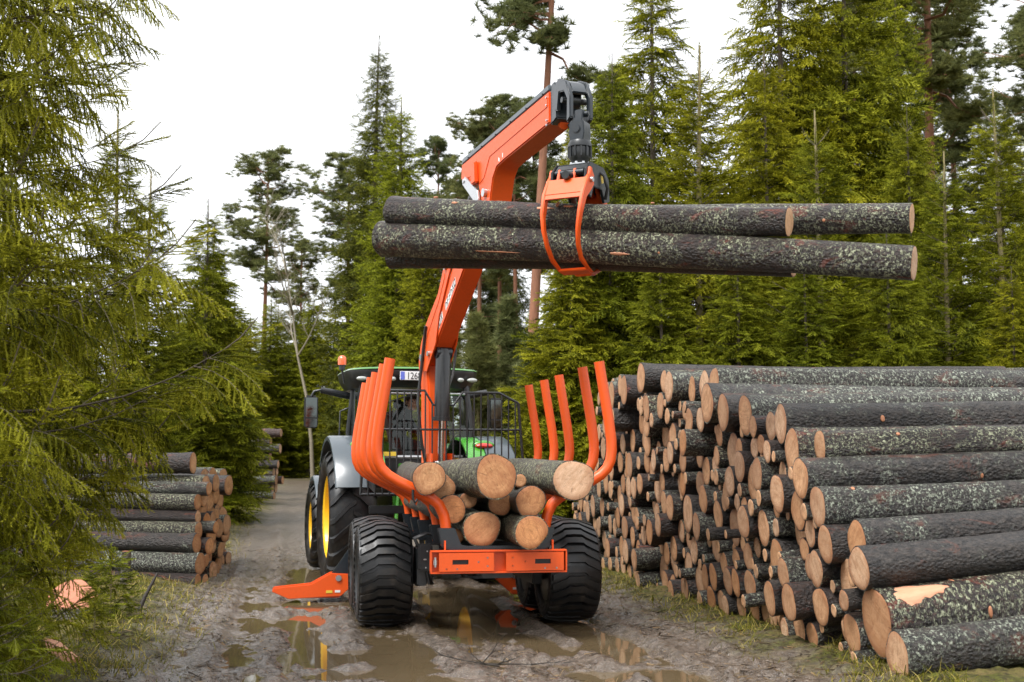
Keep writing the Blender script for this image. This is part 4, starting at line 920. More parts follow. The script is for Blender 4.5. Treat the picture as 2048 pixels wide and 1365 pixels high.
# rear bumper: channel, two bolted plates
b = MB(); b.box((0, -1.435, 0.715), (1.27, 0.016, 0.20)); b.box((0, -1.475, 0.812), (1.29, 0.095, 0.014)); b.box((0, -1.475, 0.614), (1.29, 0.095, 0.014))
for sx in (-1, 1): b.box((sx*0.640, -1.475, 0.713), (0.014, 0.090, 0.184))
bp = b.build('rear_bumper', M['orange'], TR, bevel=0.003)
for sx, x0, x1 in ((-1, -0.57, -0.055), (1, 0.06, 0.61)):
    pl = MB(); cx = (x0+x1)/2; sl = x0+0.20 if sx < 0 else x1-0.20; w = x1-x0
    for (a, c_, d_) in (((x0+sl-0.075)/2, 0.713, sl-0.075-x0), ((x1+sl+0.075)/2, 0.713, x1-sl-0.075)): pl.box((a, -1.530, c_), (d_, 0.014, 0.170))
    pl.box((sl, -1.530, 0.7665), (0.15, 0.014, 0.063)); pl.box((sl, -1.530, 0.6595), (0.15, 0.014, 0.063))
    po = pl.build('bumper_plate', M['orange'], TR)
    k = MB(); k.box((sl, -1.515, 0.713), (0.15, 0.01, 0.05)); k.build('slot_shade', M['black'], po)  # black backing put in as the shade seen through the plate opening
    for (bx_, bz_) in ((sl+0.17 if sx < 0 else sl-0.17, 0.713), (x1-0.06 if sx < 0 else x0+0.06, 0.75), (x1-0.06 if sx < 0 else x0+0.06, 0.675), (x0+0.07 if sx < 0 else x1-0.07, 0.65), (x0+0.17 if sx < 0 else x1-0.18, 0.65)):
        MB().lathe([(0.0105, 0.0), (0.0105, 0.010), (0.006, 0.014)], (bx_, -1.537, bz_), 'y', 8).build('bolt', M['steel'], po, rot=None)
k = MB(); k.tube([(-0.605, -1.535, 0.67), (-0.605, -1.535, 0.76)], 0.012, 10); k.tube([(-0.605, -1.535, 0.69), (-0.605, -1.535, 0.735)], 0.019, 10); k.build('hinge_pin', M['steel'], TR, smooth=40)
for sx in (-0.50, 0.53):
    MB().box((sx, -1.40, 0.86), (0.012, 0.05, 0.09)).build('end_stop', M['orange'], TR)
# dark hydraulic block and hoses beside the left wheel
b = MB(); b.box((-0.62, -0.35, 0.60), (0.10, 0.40, 0.38)); b.box((-0.60, -0.60, 0.70), (0.14, 0.12, 0.26)); b.build('valve_block', M['dark'], TR, bevel=0.015)
for i in range(4):
    y0 = -0.62+i*0.06; MB().tube([(-0.66, y0, 0.80), (-0.70, y0, 0.88), (-0.58, y0+0.02, 0.93), (-0.44, y0+0.06, 0.90), (-0.34, y0+0.12, 0.80)], 0.013, 8).build('hydraulic_hose', M['hose'], TR, smooth=60)
MB().tube([(-0.58, -0.6, 0.55), (-0.56, -0.62, 0.44), (-0.50, -0.4, 0.42), (-0.5, 0.2, 0.5)], 0.014, 8).build('hydraulic_hose', M['hose'], TR, smooth=60)
for (x, z) in ((-0.585, 0.76), (-0.60, 0.68), (-0.615, 0.68), (-0.60, 0.60)):
    MB().lathe([(0.008, -0.008), (0.008, 0.0)], (x, -0.662, z), 'y', 8).build('bolt', M['steel'], TR)
# headboard grate in front of the crane
G = MB(); gy = 2.62; r = 0.011
top = [(-1.02, 2.42), (-0.80, 2.55), (-0.27, 2.55), (-0.16, 2.37), (0.10, 2.37), (0.21, 2.53), (0.68, 2.53), (0.93, 2.40)]
G.tube([(x, gy, z) for x, z in top], 0.016, 8); G.tube([(-1.02, gy, 2.42), (-1.06, gy, 1.25)], 0.018, 8); G.tube([(0.93, gy, 2.40), (1.02, gy, 1.25)], 0.018, 8)
G.tube([(-1.04, gy, 2.06), (0.955, gy, 2.06)], 0.014, 8); G.tube([(-1.06, gy, 1.25), (1.02, gy, 1.25)], 0.02, 8)
gr = G.build('headboard_frame', M['dark'], TR, smooth=60)
bar = [-0.97+0.0885*i for i in range(22)]
tz = interp([(a, z) for a, z in top])
for x in bar:
    MB().tube([(x, gy-0.016, 1.24), (x, gy-0.016, tz(x)-0.01)], 0.0095, 6).build('bar', M['dark'], gr, smooth=60)
MB().box((0.70, gy+0.05, 1.50), (0.46, 0.05, 0.36)).build('headboard_plate', M['dark'], TR, bevel=0.01)
b = MB(); b.box((0, gy+0.10, 1.06), (1.9, 0.12, 0.10)); b.box((0, 2.75, 0.90), (0.7, 0.2, 0.28)); b.build('front_cross_member', M['dark'], TR, bevel=0.01)
# stabiliser legs with orange feet
for sx in (-1, 1):
    b = MB(); b.beam((sx*0.30, 2.62, 0.86), (sx*(1.22 if sx < 0 else 0.78), 2.55, 0.32), 0.15, 0.16); b.prism([(sx*q_[0]-(0.50 if sx > 0 else 0), q_[1]) for q_ in ((1.08, 0.50), (1.20, 0.60), (1.44, 0.26), (1.40, 0.17), (1.16, 0.20))], 2.43, 2.53, 'y')
    leg = b.build('stabiliser_leg', M['navy'], TR, bevel=0.01)
    f = MB(); pr = [(sx*2.12, 0.105), (sx*2.10, 0.145), (sx*1.66, 0.185), (sx*1.42, 0.315), (sx*1.16, 0.30), (sx*1.12, 0.20), (sx*1.30, 0.04), (sx*1.92, 0.015)]
    f.prism(pr, 2.34, 2.372, 'y'); f.prism(pr, 2.56, 2.592, 'y'); f.box((sx*1.62, 2.466, 0.035), (0.62, 0.19, 0.03))
    if sx > 0: f.v = [(x-0.50, y, z) for x, y, z in f.v]        # the right foot is drawn in under the trailer
    fo = f.build('stabiliser_foot', M['orange'], TR, bevel=0.006)
    MB().lathe([(0.036, -0.02), (0.036, 0.0)], (sx*1.33-(0.50 if sx > 0 else 0), 2.345, 0.255), 'y', 16).build('pin', M['steel'], fo, smooth=40)
    MB().box((sx*1.44-(0.50 if sx > 0 else 0), 2.3365, 0.095), (0.075, 0.004, 0.032)).build('sticker', M['sticker_yellow'], fo)
    MB().box((sx*1.34-(0.50 if sx > 0 else 0), 2.3365, 0.098), (0.065, 0.004, 0.028)).build('sticker', M['white'], fo)
# strap hook on the front left stake
MB().tube([(-0.80, -1.36, 1.38), (-0.80, -1.37, 1.30), (-0.78, -1.37, 1.26), (-0.76, -1.36, 1.29)], 0.012, 8).build('hook', M['dark'], TR, smooth=60)
# --- the logs on the trailer (own things)
TM = Matrix.Translation((-0.38, 13.6, 0)) @ Matrix.Rotation(R(10), 4, 'Z')
LOAD = [(-0.66, -1.45, 1.49, 0.150, -2.5, 0.5, 'load log at the upper left of the trailer with cracked orange end'),
        (-0.50, -1.08, 1.40, 0.135, -1.0, 0.0, 'recessed load log half hidden behind the upper left one'),
        (-0.07, -1.74, 1.505, 0.195, 5.0, -0.6, 'thickest load log, top centre of the trailer, with orange end'),
        (0.68, -1.66, 1.47, 0.188, 3.0, 0.3, 'thick load log at the upper right with pale ringed end'),
        (0.24, -1.28, 1.46, 0.062, 1.0, 0.0, 'thinnest load log between the two thick top ones'),
        (0.30, -1.50, 1.27, 0.142, 1.0, 0.0, 'load log with a star crack, right of centre'),
        (-0.42, -1.28, 1.195, 0.130, 0.0, 0.0, 'load log above the left stakes with smooth brown end'),
        (0.26, -1.74, 0.995, 0.150, 1.5, 0.0, 'load log lying on the bumper at the right with cracked end'),
        (-0.14, -1.33, 1.01, 0.168, 0.0, 0.0, 'bottom centre load log with smooth tan end'),
        (0.07, -1.12, 1.245, 0.115, 0.0, 0.0, 'shadowed load log under the thickest one'),
        (-0.22, -0.98, 1.27, 0.080, 0.0, 0.0, 'small shadowed load log left of centre'),
        (-0.36, -1.08, 0.925, 0.075, 0.0, 0.0, 'small load log at the bottom left by the bumper')]
for i, (x, y, z, r, yw, tl, lb) in enumerate(LOAD):
    d = Vector((-math.sin(R(10+yw)), math.cos(R(10+yw)), math.sin(R(tl))))
    o = place_log(('load', i % 3), TM @ Vector((x, y, z)), d, r, lb, 'logs loaded on the trailer', i*1.3, 1.0)
    if i == 3: o.children[0].data = face_mesh(40, M['cut_pale'])
# ---------------------------------------------------------------- tractor (x right, y forward, origin under the rear axle)
TC = empty('tractor', (-1.37, 18.33, 0), R(15)); tag(TC, 'green farm tractor with yellow wheels coupled to the timber trailer', 'tractor')
rw = tractor_wheel(0.93, 0.62, 21, 0.56, 0.055); fwl = tractor_wheel(0.68, 0.50, 19, 0.40, 0.045)
for sx in (-1, 1):
    put_wheel(rw, TC, (sx*0.99, 0, 0.90), 0.1*sx); put_wheel(fwl, TC, (sx*0.95, 2.85, 0.655), 0.2)
b = MB(); b.tube([(-0.75, 0, 0.90), (-0.4, 0, 0.90), (-0.3, 0, 0.90), (0.3, 0, 0.90), (0.4, 0, 0.90), (0.75, 0, 0.90)], [0.13, 0.15, 0.24, 0.24, 0.15, 0.13], 20)
b.build('axle', M['dark'], TC, smooth=40)
MB().tube([(-0.75, 2.85, 0.655), (0.75, 2.85, 0.655)], 0.10, 14).build('axle', M['dark'], TC, smooth=40)
b = MB(); b.box((0, 0.9, 0.98), (0.52, 2.3, 0.62)); b.box((0, 2.6, 0.95), (0.44, 1.6, 0.46)); b.build('transmission_housing', M['dark'], TC, bevel=0.03)
b = MB(); b.box((0, -0.28, 1.05), (0.40, 0.30, 0.46)); b.box((0, -0.46, 0.78), (0.16, 0.24, 0.2)); b.build('hitch_block', M['dark'], TC, bevel=0.02)
for sx in (-1, 1):
    b = MB(); b.tube([(sx*0.30, -0.22, 1.30), (sx*0.36, -0.62, 1.22)], 0.045, 12); b.tube([(sx*0.36, -0.60, 1.24), (sx*0.42, -0.75, 0.72)], 0.028, 10); b.tube([(sx*0.24, -0.15, 0.72), (sx*0.42, -0.92, 0.66)], 0.04, 10); b.build('lift_arm', M['green'], TC, smooth=40)
for i in range(3):
    b = MB(); b.box((-0.27+i*0.17, -0.46, 1.56), (0.12, 0.10, 0.16)); b.build('hydraulic_coupler', M['green'], TC, bevel=0.01)
b = MB(); b.tube([(-0.40, -0.55, 1.02), (-0.40, -0.57, 1.46)], 0.03, 10); b.tube([(-0.31, -0.55, 1.02), (-0.31, -0.57, 1.42)], 0.022, 10); b.build('lift_cylinder', M['green'], TC, smooth=40)
b = MB(); b.tube([(-0.24, -0.5, 1.0), (-0.24, -0.52, 1.44)], 0.024, 10); b.build('lift_rod', M['chrome'], TC, smooth=40)
# bonnet and nose
b = MB()
for (y, w, z0, z1) in ((1.55, 0.50, 1.15, 1.98), (2.4, 0.46, 1.12, 1.92), (3.2, 0.42, 1.05, 1.78), (3.75, 0.36, 0.98, 1.55)):
    b.v += [(-w, y, z0), (-w, y, z1-0.10), (-w*0.6, y, z1), (w*0.6, y, z1), (w, y, z1-0.10), (w, y, z0)]
for k in range(3):
    for j in range(6): b.f.append((k*6+j, k*6+(j+1) % 6, (k+1)*6+(j+1) % 6, (k+1)*6+j))
b.f += [tuple(range(6)), tuple(range(23, 17, -1))]; b.build('bonnet', M['green'], TC, bevel=0.03)
b = MB(); b.box((0, 3.85, 0.95), (0.7, 0.28, 0.5)); b.build('front_weight', M['dark'], TC, bevel=0.03)
# left step and tank
for sx in (-1, 1):
    b = MB(); b.box((sx*0.66, 1.35, 0.95), (0.36, 0.95, 0.55)); b.build('fuel_tank', M['dark'], TC, bevel=0.05)
    b = MB()
    for z in (0.55, 0.85, 1.12): b.box((sx*0.93, 1.42, z), (0.24, 0.45, 0.035))
    b.box((sx*0.93, 1.19, 0.86), (0.03, 0.03, 0.7)); b.box((sx*0.93, 1.65, 0.86), (0.03, 0.03, 0.7)); b.build('step', M['dark'], TC)
# rear fenders: green inner arch, slate outer arch; small front fenders
def arch(x0, x1, cy, cz, rad, a0, a1, th=0.035, lip=0.07, n=16):
    b = MB(); vs = []; fs = []
    for i in range(n+1):
        a = a0+(a1-a0)*i/n; ca, sa = -math.cos(a), math.sin(a)
        for (x, r) in ((x0, rad-th), (x0, rad), (x1*0.93+x0*0.07, rad), (x1, rad-0.02), (x1, rad-lip), (x1-0.02*(1 if x1 > x0 else -1), rad-lip), (x1-0.03*(1 if x1 > x0 else -1), rad-th)):
            vs.append((x, cy+ca*r, cz+sa*r))
    m = 7
    for i in range(n):
        for j in range(m): fs.append((i*m+j, i*m+(j+1) % m, (i+1)*m+(j+1) % m, (i+1)*m+j))
    fs += [tuple(range(m)), tuple(range((n+1)*m-1, n*m-1, -1))]
    return b.add(vs, fs)
for sx in (-1, 1):
    arch(sx*0.58, sx*0.86, 0, 0.90, 1.115, R(38), R(140)).build('fender_inner', M['green'], TC, smooth=40)
    arch(sx*0.855, sx*1.27, 0, 0.90, 1.13, R(22), R(140)).build('fender_outer', M['fender'], TC, smooth=40)
    arch(sx*0.72, sx*1.16, 2.85, 0.655, 0.80, R(35), R(135), n=10).build('front_fender', M['fender'], TC, smooth=40)
    b = MB(); b.lathe([(0.001, 0.05), (0.05, 0.045), (0.085, 0.025), (0.095, 0.0), (0.09, -0.06)], (0, 0, 0), 'y', 20)
    o = b.build('tail_light', M['redlens'], TC, smooth=60, loc=(sx*0.86, -0.575, 1.885), rot=(R(-12), 0, math.pi)); o.scale = (1.35, 1, 0.42)
    o = MB().lathe([(0.001, 0.03), (0.10, 0.02), (0.115, 0.0), (0.11, -0.06)], (0, 0, 0), 'y', 20).build('tail_light_housing', M['green'], TC, smooth=60, loc=(sx*0.86, -0.545, 1.885), rot=(R(-12), 0, math.pi)); o.scale = (1.4, 1, 0.62)
# cab: floor tub, posts, roof, panes
b = MB(); b.prism([(0.02, 1.30), (1.62, 1.15), (1.66, 1.62), (0.02, 1.74)], -0.60, 0.60, 'x'); b.build('cab_tub', M['dark'], TC, bevel=0.03)
posts = {'rear': [(0.80, 0.06, 1.66), (0.82, 0.04, 2.2), (0.74, 0.10, 2.78)], 'mid': [(0.84, 0.78, 1.40), (0.87, 0.78, 2.1), (0.80, 0.78, 2.80)], 'front': [(0.66, 1.62, 1.40), (0.72, 1.66, 2.1), (0.70, 1.46, 2.80)]}
for sx in (-1, 1):
    for nm, pts in posts.items():
        MB().tube([(sx*x, y, z) for x, y, z in pts], 0.045 if nm == 'rear' else 0.034, 8).build('cab_post', M['dark'], TC, smooth=60)
    b = MB(); b.prism([(0.06, 1.66), (0.74, 1.56), (0.74, 2.0), (0.40, 2.05), (0.28, 2.72), (0.10, 2.76)], sx*0.775, sx*0.805, 'x'); b.build('side_panel', M['dark'], TC)
    b = MB(); b.add([(sx*0.815, 0.30, 1.72), (sx*0.865, 0.76, 1.62), (sx*0.80, 0.76, 2.76), (sx*0.76, 0.30, 2.76)], [(0, 1, 2, 3)]); b.build('side_pane', M['glass'], TC)
    b = MB(); b.add([(sx*0.865, 0.80, 1.45), (sx*0.73, 1.60, 1.45), (sx*0.71, 1.46, 2.76), (sx*0.80, 0.80, 2.76)], [(0, 1, 2, 3)]); b.build('door_pane', M['glass'], TC)
b = MB(); b.add([(-0.77, 0.045, 1.74), (0.77, 0.045, 1.74), (0.70, 0.085, 2.66), (-0.70, 0.085, 2.66)], [(0, 1, 2, 3)]); b.build('rear_pane', M['glass'], TC)
b = MB(); b.add([(-0.68, 1.62, 1.62), (0.68, 1.62, 1.62), (0.67, 1.47, 2.74), (-0.67, 1.47, 2.74)], [(0, 1, 2, 3)]); b.build('front_pane', M['glass'], TC)
b = MB(); b.tube([(-0.72, 0.035, 2.64), (0.72, 0.035, 2.64)], 0.022, 8); b.tube([(-0.78, 0.03, 1.73), (0.78, 0.03, 1.73)], 0.03, 8); b.build('rear_window_frame', M['steel'], TC, smooth=60)
def rounded(w0, y0, y1, z0, z1, inset, crown=0.0):
    b = MB(); n = 28; vs = []
    for (zz, k) in ((z0, inset[0]), ((z0+z1)/2, inset[1]), (z1-0.02, inset[2]), (z1, inset[3])):
        for j in range(n):
            a = 6.28319*j/n; c, s_ = math.cos(a), math.sin(a); e = 0.42
            x = (w0-k)*math.copysign(abs(c)**e, c); y = (y0+y1)/2+((y1-y0)/2-k)*math.copysign(abs(s_)**e, s_); vs.append((x, y, zz+crown*(1-(x/w0)**2)))
    fs = [(i*n+j, i*n+(j+1) % n, (i+1)*n+(j+1) % n, (i+1)*n+j) for i in range(3) for j in range(n)]+[tuple(range(n-1, -1, -1)), tuple(range(3*n, 4*n))]
    return b.add(vs, fs)
rounded(0.97, -0.12, 1.72, 2.72, 2.965, (0.10, 0.02, 0.0, 0.0), 0.0).build('roof_band', M['dark'], TC, smooth=50)
ro = rounded(0.98, -0.128, 1.73, 2.966, 3.012, (0.0, 0.02, 0.12, 0.28), 0.02).build('roof', M['palegreen'], TC, smooth=50)
for x in (-0.80, -0.57, -0.36, 0.45, 0.63, 0.80):
    o = MB().lathe([(0.001, 0.02), (0.042, 0.016), (0.052, 0.0), (0.05, -0.04)], (0, 0, 0), 'y', 18).build('work_light', M['lens'], TC, smooth=60, loc=(x, -0.105+0.06*abs(x)**6, 2.835), rot=(0, 0, math.pi)); o.scale = (1.45 if abs(x) in (0.57, 0.80) else 0.9, 1, 0.62)
# number plate
np_ = MB().box((0, 0, 0), (0.50, 0.012, 0.125)).build('number_plate', M['white'], TC, bevel=0.004, loc=(-0.02, -0.165, 2.88))
MB().box((-0.212, -0.0085, 0), (0.056, 0.006, 0.112)).build('blue_band', M['blueband'], np_)
def text_mesh(s, size, mat, name='lettering', depth=0.001):
    cu = bpy.data.curves.new('t', 'FONT'); cu.body = s; cu.size = size; cu.extrude = depth; cu.align_x = 'LEFT'
    ob = bpy.data.objects.new('t', cu); COL.objects.link(ob); dg = bpy.context.evaluated_depsgraph_get()
    me = bpy.data.meshes.new_from_object(ob.evaluated_get(dg)); bpy.data.objects.remove(ob); me.name = name; me.materials.clear(); me.materials.append(mat); return me
t = link('lettering', text_mesh('1268', 0.138, M['black']), np_, (-0.155, -0.0085, -0.048), (R(90), 0, 0)); t.scale = (0.78, 1, 1)
# beacon, mirrors, wiper, small marker lamps
b = MB(); b.tube([(-1.00, 0.30, 2.78), (-1.03, 0.30, 2.98)], 0.014, 8); b.tube([(-1.03, 0.30, 2.98), (-1.03, 0.30, 3.05)], 0.045, 14); bc = b.build('beacon_stem', M['dark'], TC, smooth=40)
MB().lathe([(0.062, 0.0), (0.064, 0.07), (0.052, 0.115), (0.02, 0.135), (0.001, 0.137)], (-1.03, 0.30, 3.05), 'z', 18).build('beacon_lamp', M['amber'], bc, smooth=60)
for sx in (-1, 1):
    b = MB(); b.tube([(sx*0.74, 0.95, 2.62), (sx*0.95, 0.92, 2.66), (sx*1.26, 0.90, 2.72)], [0.05, 0.055, 0.045], 10); b.tube([(sx*1.26, 0.90, 2.72), (sx*1.36, 0.90, 2.70), (sx*1.40, 0.90, 2.62)], 0.018, 8); arm = b.build('mirror_arm', M['dark'], TC, smooth=60)
    mh = MB().box((sx*1.40, 0.92, 2.40), (0.20, 0.09, 0.48)).build('mirror_housing', M['dark'], TC, bevel=0.03)
    MB().box((sx*1.40, 0.872, 2.46), (0.165, 0.006, 0.29)).build('mirror_glass', M['mirror'], mh, bevel=0.002); MB().box((sx*1.40, 0.872, 2.235), (0.165, 0.006, 0.12)).build('mirror_glass', M['mirror'], mh, bevel=0.002)
    MB().tube([(sx*0.88, 0.70, 2.45), (sx*1.0, 0.68, 2.40), (sx*1.02, 0.68, 1.6), (sx*0.95, 0.70, 1.45)], 0.013, 8).build('grab_rail', M['dark'], TC, smooth=60)
MB().tube([(0.0, -0.005, 2.62), (-0.20, -0.01, 2.58), (-0.42, -0.005, 2.50)], 0.010, 6).build('wiper', M['dark'], TC, smooth=60)
# seat, console
b = MB(); b.box((0.02, 0.78, 1.80), (0.50, 0.46, 0.14)); b.build('seat', M['seat'], TC, bevel=0.05)
b = MB(); b.box((-0.16, 0.95, 2.12), (0.16, 0.50, 0.62), (0, R(-14), 0)); b.build('backrest', M['seat'], TC, bevel=0.05)
b = MB(); b.box((0.40, 0.62, 2.02), (0.24, 0.40, 0.08)); b.box((0.42, 0.70, 1.86), (0.14, 0.26, 0.26)); b.build('control_console', M['dark'], TC, bevel=0.02)
MB().tube([(0.42, 0.50, 2.06), (0.43, 0.49, 2.16)], [0.016, 0.024], 10).build('joystick', M['redlens'], TC, smooth=60)
MB().box((-0.45, 0.0, 1.775), (0.34, 0.03, 0.06)).build('warning_label', M['sticker_yellow'], TC)
# ---------------------------------------------------------------- driver, turned round in the seat, leaning to the controls
def skin_mesh(name, verts, edges, radii, mat, sub=2):
    me = bpy.data.meshes.new(name); me.from_pydata(verts, edges, []); ob = bpy.data.objects.new(name, me); COL.objects.link(ob)
    ob.modifiers.new('s', 'SKIN')
    for i, r in enumerate(radii): me.skin_vertices[0].data[i].radius = (r, r) if not isinstance(r, tuple) else r
    me.skin_vertices[0].data[0].use_root = True
    m = ob.modifiers.new('u', 'SUBSURF'); m.levels = m.render_levels = sub
    dg = bpy.context.evaluated_depsgraph_get(); out = bpy.data.meshes.new_from_object(ob.evaluated_get(dg)); bpy.data.objects.remove(ob)
    out.name = name; out.materials.clear(); out.materials.append(mat)
    for p in out.polygons: p.use_smooth = True
    return out
PM = Matrix.Translation((-1.37, 18.33, 0)) @ Matrix.Rotation(R(15), 4, 'Z')
pv = [(-0.08, 0.72, 1.92), (-0.06, 0.66, 2.10), (-0.01, 0.58, 2.26), (0.045, 0.53, 2.37), (0.085, 0.50, 2.445),   # pelvis, waist, chest, shoulders line, neck
      (0.03, 0.72, 2.34), (0.16, 0.80, 2.16), (0.33, 0.66, 2.09),                                            # far arm
      (0.03, 0.40, 2.34), (0.13, 0.30, 2.14), (0.32, 0.40, 2.09),                                            # near arm
      (0.20, 0.84, 1.90), (0.44, 0.88, 1.86), (0.46, 0.92, 1.45), (0.20, 0.62, 1.90), (0.43, 0.58, 1.86), (0.45, 0.60, 1.45), (0.56, 0.92, 1.40), (0.55, 0.60, 1.40)]
pe = [(0, 1), (1, 2), (2, 3), (3, 4), (3, 5), (5, 6), (6, 7), (3, 8), (8, 9), (9, 10), (0, 11), (11, 12), (12, 13), (0, 14), (14, 15), (15, 16), (13, 17), (16, 18)]
pr = [0.16, 0.155, 0.165, 0.12, 0.065, 0.085, 0.06, 0.042, 0.085, 0.06, 0.042, 0.095, 0.075, 0.055, 0.095, 0.075, 0.055, 0.045, 0.045]
DR = link('person', skin_mesh('person', pv, pe, pr, M['cloth_dark'])); DR.matrix_world = PM @ Matrix.Translation((-0.11, 0, 0))
tag(DR, 'driver in dark hooded jacket leaning over the controls in the tractor cab', 'person')
def head_mesh():
    """head looking along +X, chin down; a lathe of the skull pulled into brow, nose and chin"""
    n, k = 20, 15; vs = []
    for i in range(k+1):
        t = i/k; z = -0.115+0.235*t; base = 0.078*math.sin(math.pi*min(1, 0.16+t*0.84)**0.8)**0.62 if t < 1 else 0.004
        for j in range(n):
            a = 6.28319*j/n; c, s_ = math.cos(a), math.sin(a); x = c*base*(1.18 if c > 0 else 1.28); y = s_*base*0.98
            f = max(0, c)**8
            if c > 0:
                x += f*(0.030*math.exp(-((z+0.012)/0.026)**2)+0.012*math.exp(-((z+0.098)/0.018)**2)+0.008*math.exp(-((z+0.062)/0.012)**2)+0.006*math.exp(-((z-0.040)/0.014)**2)-0.007*math.exp(-((z-0.018)/0.012)**2))
                if t < 0.45: x += 0.016*c
            vs.append((x, y, z))
    fs = [(i*n+j, i*n+(j+1) % n, (i+1)*n+(j+1) % n, (i+1)*n+j) for i in range(k) for j in range(n)]+[tuple(range(n-1, -1, -1)), tuple(range(k*n, (k+1)*n))]
    return MB().add(vs, fs).mesh('head', M['skin'], smooth=80)
hd = link('head', head_mesh(), DR, (0.125, 0.475, 2.545), (R(0), R(14), R(-66)))
hr = MB()
vs = []; n = 20
for i in range(8):
    t = i/7; a1 = R(-28+118*t)
    for j in range(n):
        a = 6.28319*j/n; x = math.cos(a)*math.cos(a1)*0.108; y = math.sin(a)*math.cos(a1)*0.085; z = 0.022+0.105*math.sin(a1)
        if x > 0.03: z = max(z, 0.055)
        vs.append((x-0.012, y, z))
hr.add(vs, [(i*n+j, i*n+(j+1) % n, (i+1)*n+(j+1) % n, (i+1)*n+j) for i in range(7) for j in range(n)]+[tuple(range(7*n, 8*n))])
link('hair', hr.mesh('hair', M['hair'], smooth=80), hd)
for sy in (-1, 1): MB().lathe([(0.001, 0.012), (0.022, 0.008), (0.024, 0.0), (0.012, -0.008)], (0, 0, 0), 'y', 10).build('ear', M['skin'], hd, smooth=60, loc=(-0.008, sy*0.080, -0.008))
for sy in (-1, 1): MB().lathe([(0.001, 0.004), (0.008, 0.002), (0.009, -0.004)], (0, 0, 0), 'x', 8).build('eye', M['black'], hd, smooth=60, loc=(0.079, sy*0.030, 0.018))
# jacket hood lying on the shoulders
hv = []
for i in range(9):
    a = R(100+i*20); hv.append((0.055+0.125*math.cos(a), 0.50+0.125*math.sin(a), 2.455+0.05*math.sin(i/8*math.pi)))
MB().tube(hv, [0.03, 0.045, 0.06, 0.07, 0.075, 0.07, 0.06, 0.045, 0.03], 10).build('hood', M['cloth_dark'], DR, smooth=60)
def hand(parent, wrist, fwd, side, curl=0.9, thumb=1):
    fwd = Vector(fwd).normalized(); side = Vector(side).normalized(); dn = fwd.cross(side).normalized()
    if dn.z > 0: dn = -dn
    vs = []; es = []; rs = []
    w = Vector(wrist); palm = w+fwd*0.085; vs += [w, w+fwd*0.045, palm]; es += [(0, 1), (1, 2)]; rs += [0.026, (0.038, 0.022), (0.042, 0.018)]
    for q in range(4):
        b0 = palm+side*(0.030-0.020*q)*1.0; ln = (0.036, 0.042, 0.039, 0.030)[q]; d = (fwd*0.8+dn*0.6*curl).normalized(); d2 = (fwd*0.15+dn).normalized(); d3 = (dn*0.7-fwd*0.7).normalized()
        i0 = len(vs); p1 = b0+d*ln; p2 = p1+d2*ln*0.75; p3 = p2+d3*ln*0.6
        vs += [b0, p1, p2, p3]; es += [(2, i0), (i0, i0+1), (i0+1, i0+2), (i0+2, i0+3)]; rs += [0.0105, 0.0095, 0.0088, 0.0075]
    i0 = len(vs); b0 = w+fwd*0.03+side*0.034*thumb; p1 = b0+(side*thumb*0.6+fwd*0.8+dn*0.3)*0.035; p2 = p1+(fwd+dn*0.6).normalized()*0.032
    vs += [b0, p1, p2]; es += [(1, i0), (i0, i0+1), (i0+1, i0+2)]; rs += [0.0125, 0.011, 0.009]
    return link('hand', skin_mesh('hand', [tuple(v) for v in vs], es, rs, M['skin'], 1), parent)
hand(DR, (0.335, 0.405, 2.085), (1, 0.25, 0.05), (-0.25, 1, 0)); hand(DR, (0.345, 0.655, 2.085), (1, -0.3, 0.05), (0.3, 1, 0), thumb=-1)
MB().box((0.10, 0.335, 2.20), (0.05, 0.004, 0.016), (0, R(20), 0)).build('reflective_strip', M['white'], DR)
# ---------------------------------------------------------------- loader crane on the trailer drawbar (local y = slew direction s, z up)
CR = empty('loader_crane', (-1.0, 16.47, 0), math.atan2(-0.38, -0.925)); tag(CR, 'orange knuckle-boom loader crane standing at the front of the trailer', 'crane')
b = MB(); b.box((0, 0, 0.95), (0.55, 0.55, 0.36)); b.lathe([(0.24, 1.13), (0.25, 1.16), (0.25, 1.26), (0.20, 1.30)], n=28); b.build('slewing_base', M['dark'], CR, bevel=0.012)
b = MB(); b.prism([(-0.17, 1.28), (0.19, 1.28), (0.15, 2.3), (0.06, 2.75), (0.02, 3.05), (-0.14, 3.08), (-0.22, 2.9), (-0.20, 2.3)], -0.115, 0.115, 'x'); b.build('column', M['orange'], CR, bevel=0.02)
for x in (-0.14, 0.14): MB().box((x, 0.20, 1.55), (0.022, 0.30, 0.42)).build('cylinder_bracket', M['orange'], CR, bevel=0.006)
A0 = Vector((0, -0.05, 2.98)); AD = Vector((0, 0.788, 0.615)); AN = Vector((0, -0.615, 0.788))
def bo(t, o): p = A0+AD*t+AN*o; return (p.y, p.z)
low = [(-0.12, -0.12), (0.35, -0.17), (2.55, -0.13), (2.90, -0.10)]; up = [(2.90, 0.10), (2.5, 0.15), (1.50, 0.16), (1.42, 0.34), (1.30, 0.36), (0.95, 0.25), (0.35, 0.27), (0.05, 0.20), (-0.14, 0.08)]
b = MB(); b.prism([bo(*q) for q in low]+[bo(*q) for q in [(2.90, 0.10), (2.5, 0.15), (0.3, 0.17), (-0.10, 0.08)]], -0.125, 0.125, 'x'); bm_ = b.build('main_boom', M['orange'], CR, bevel=0.018)
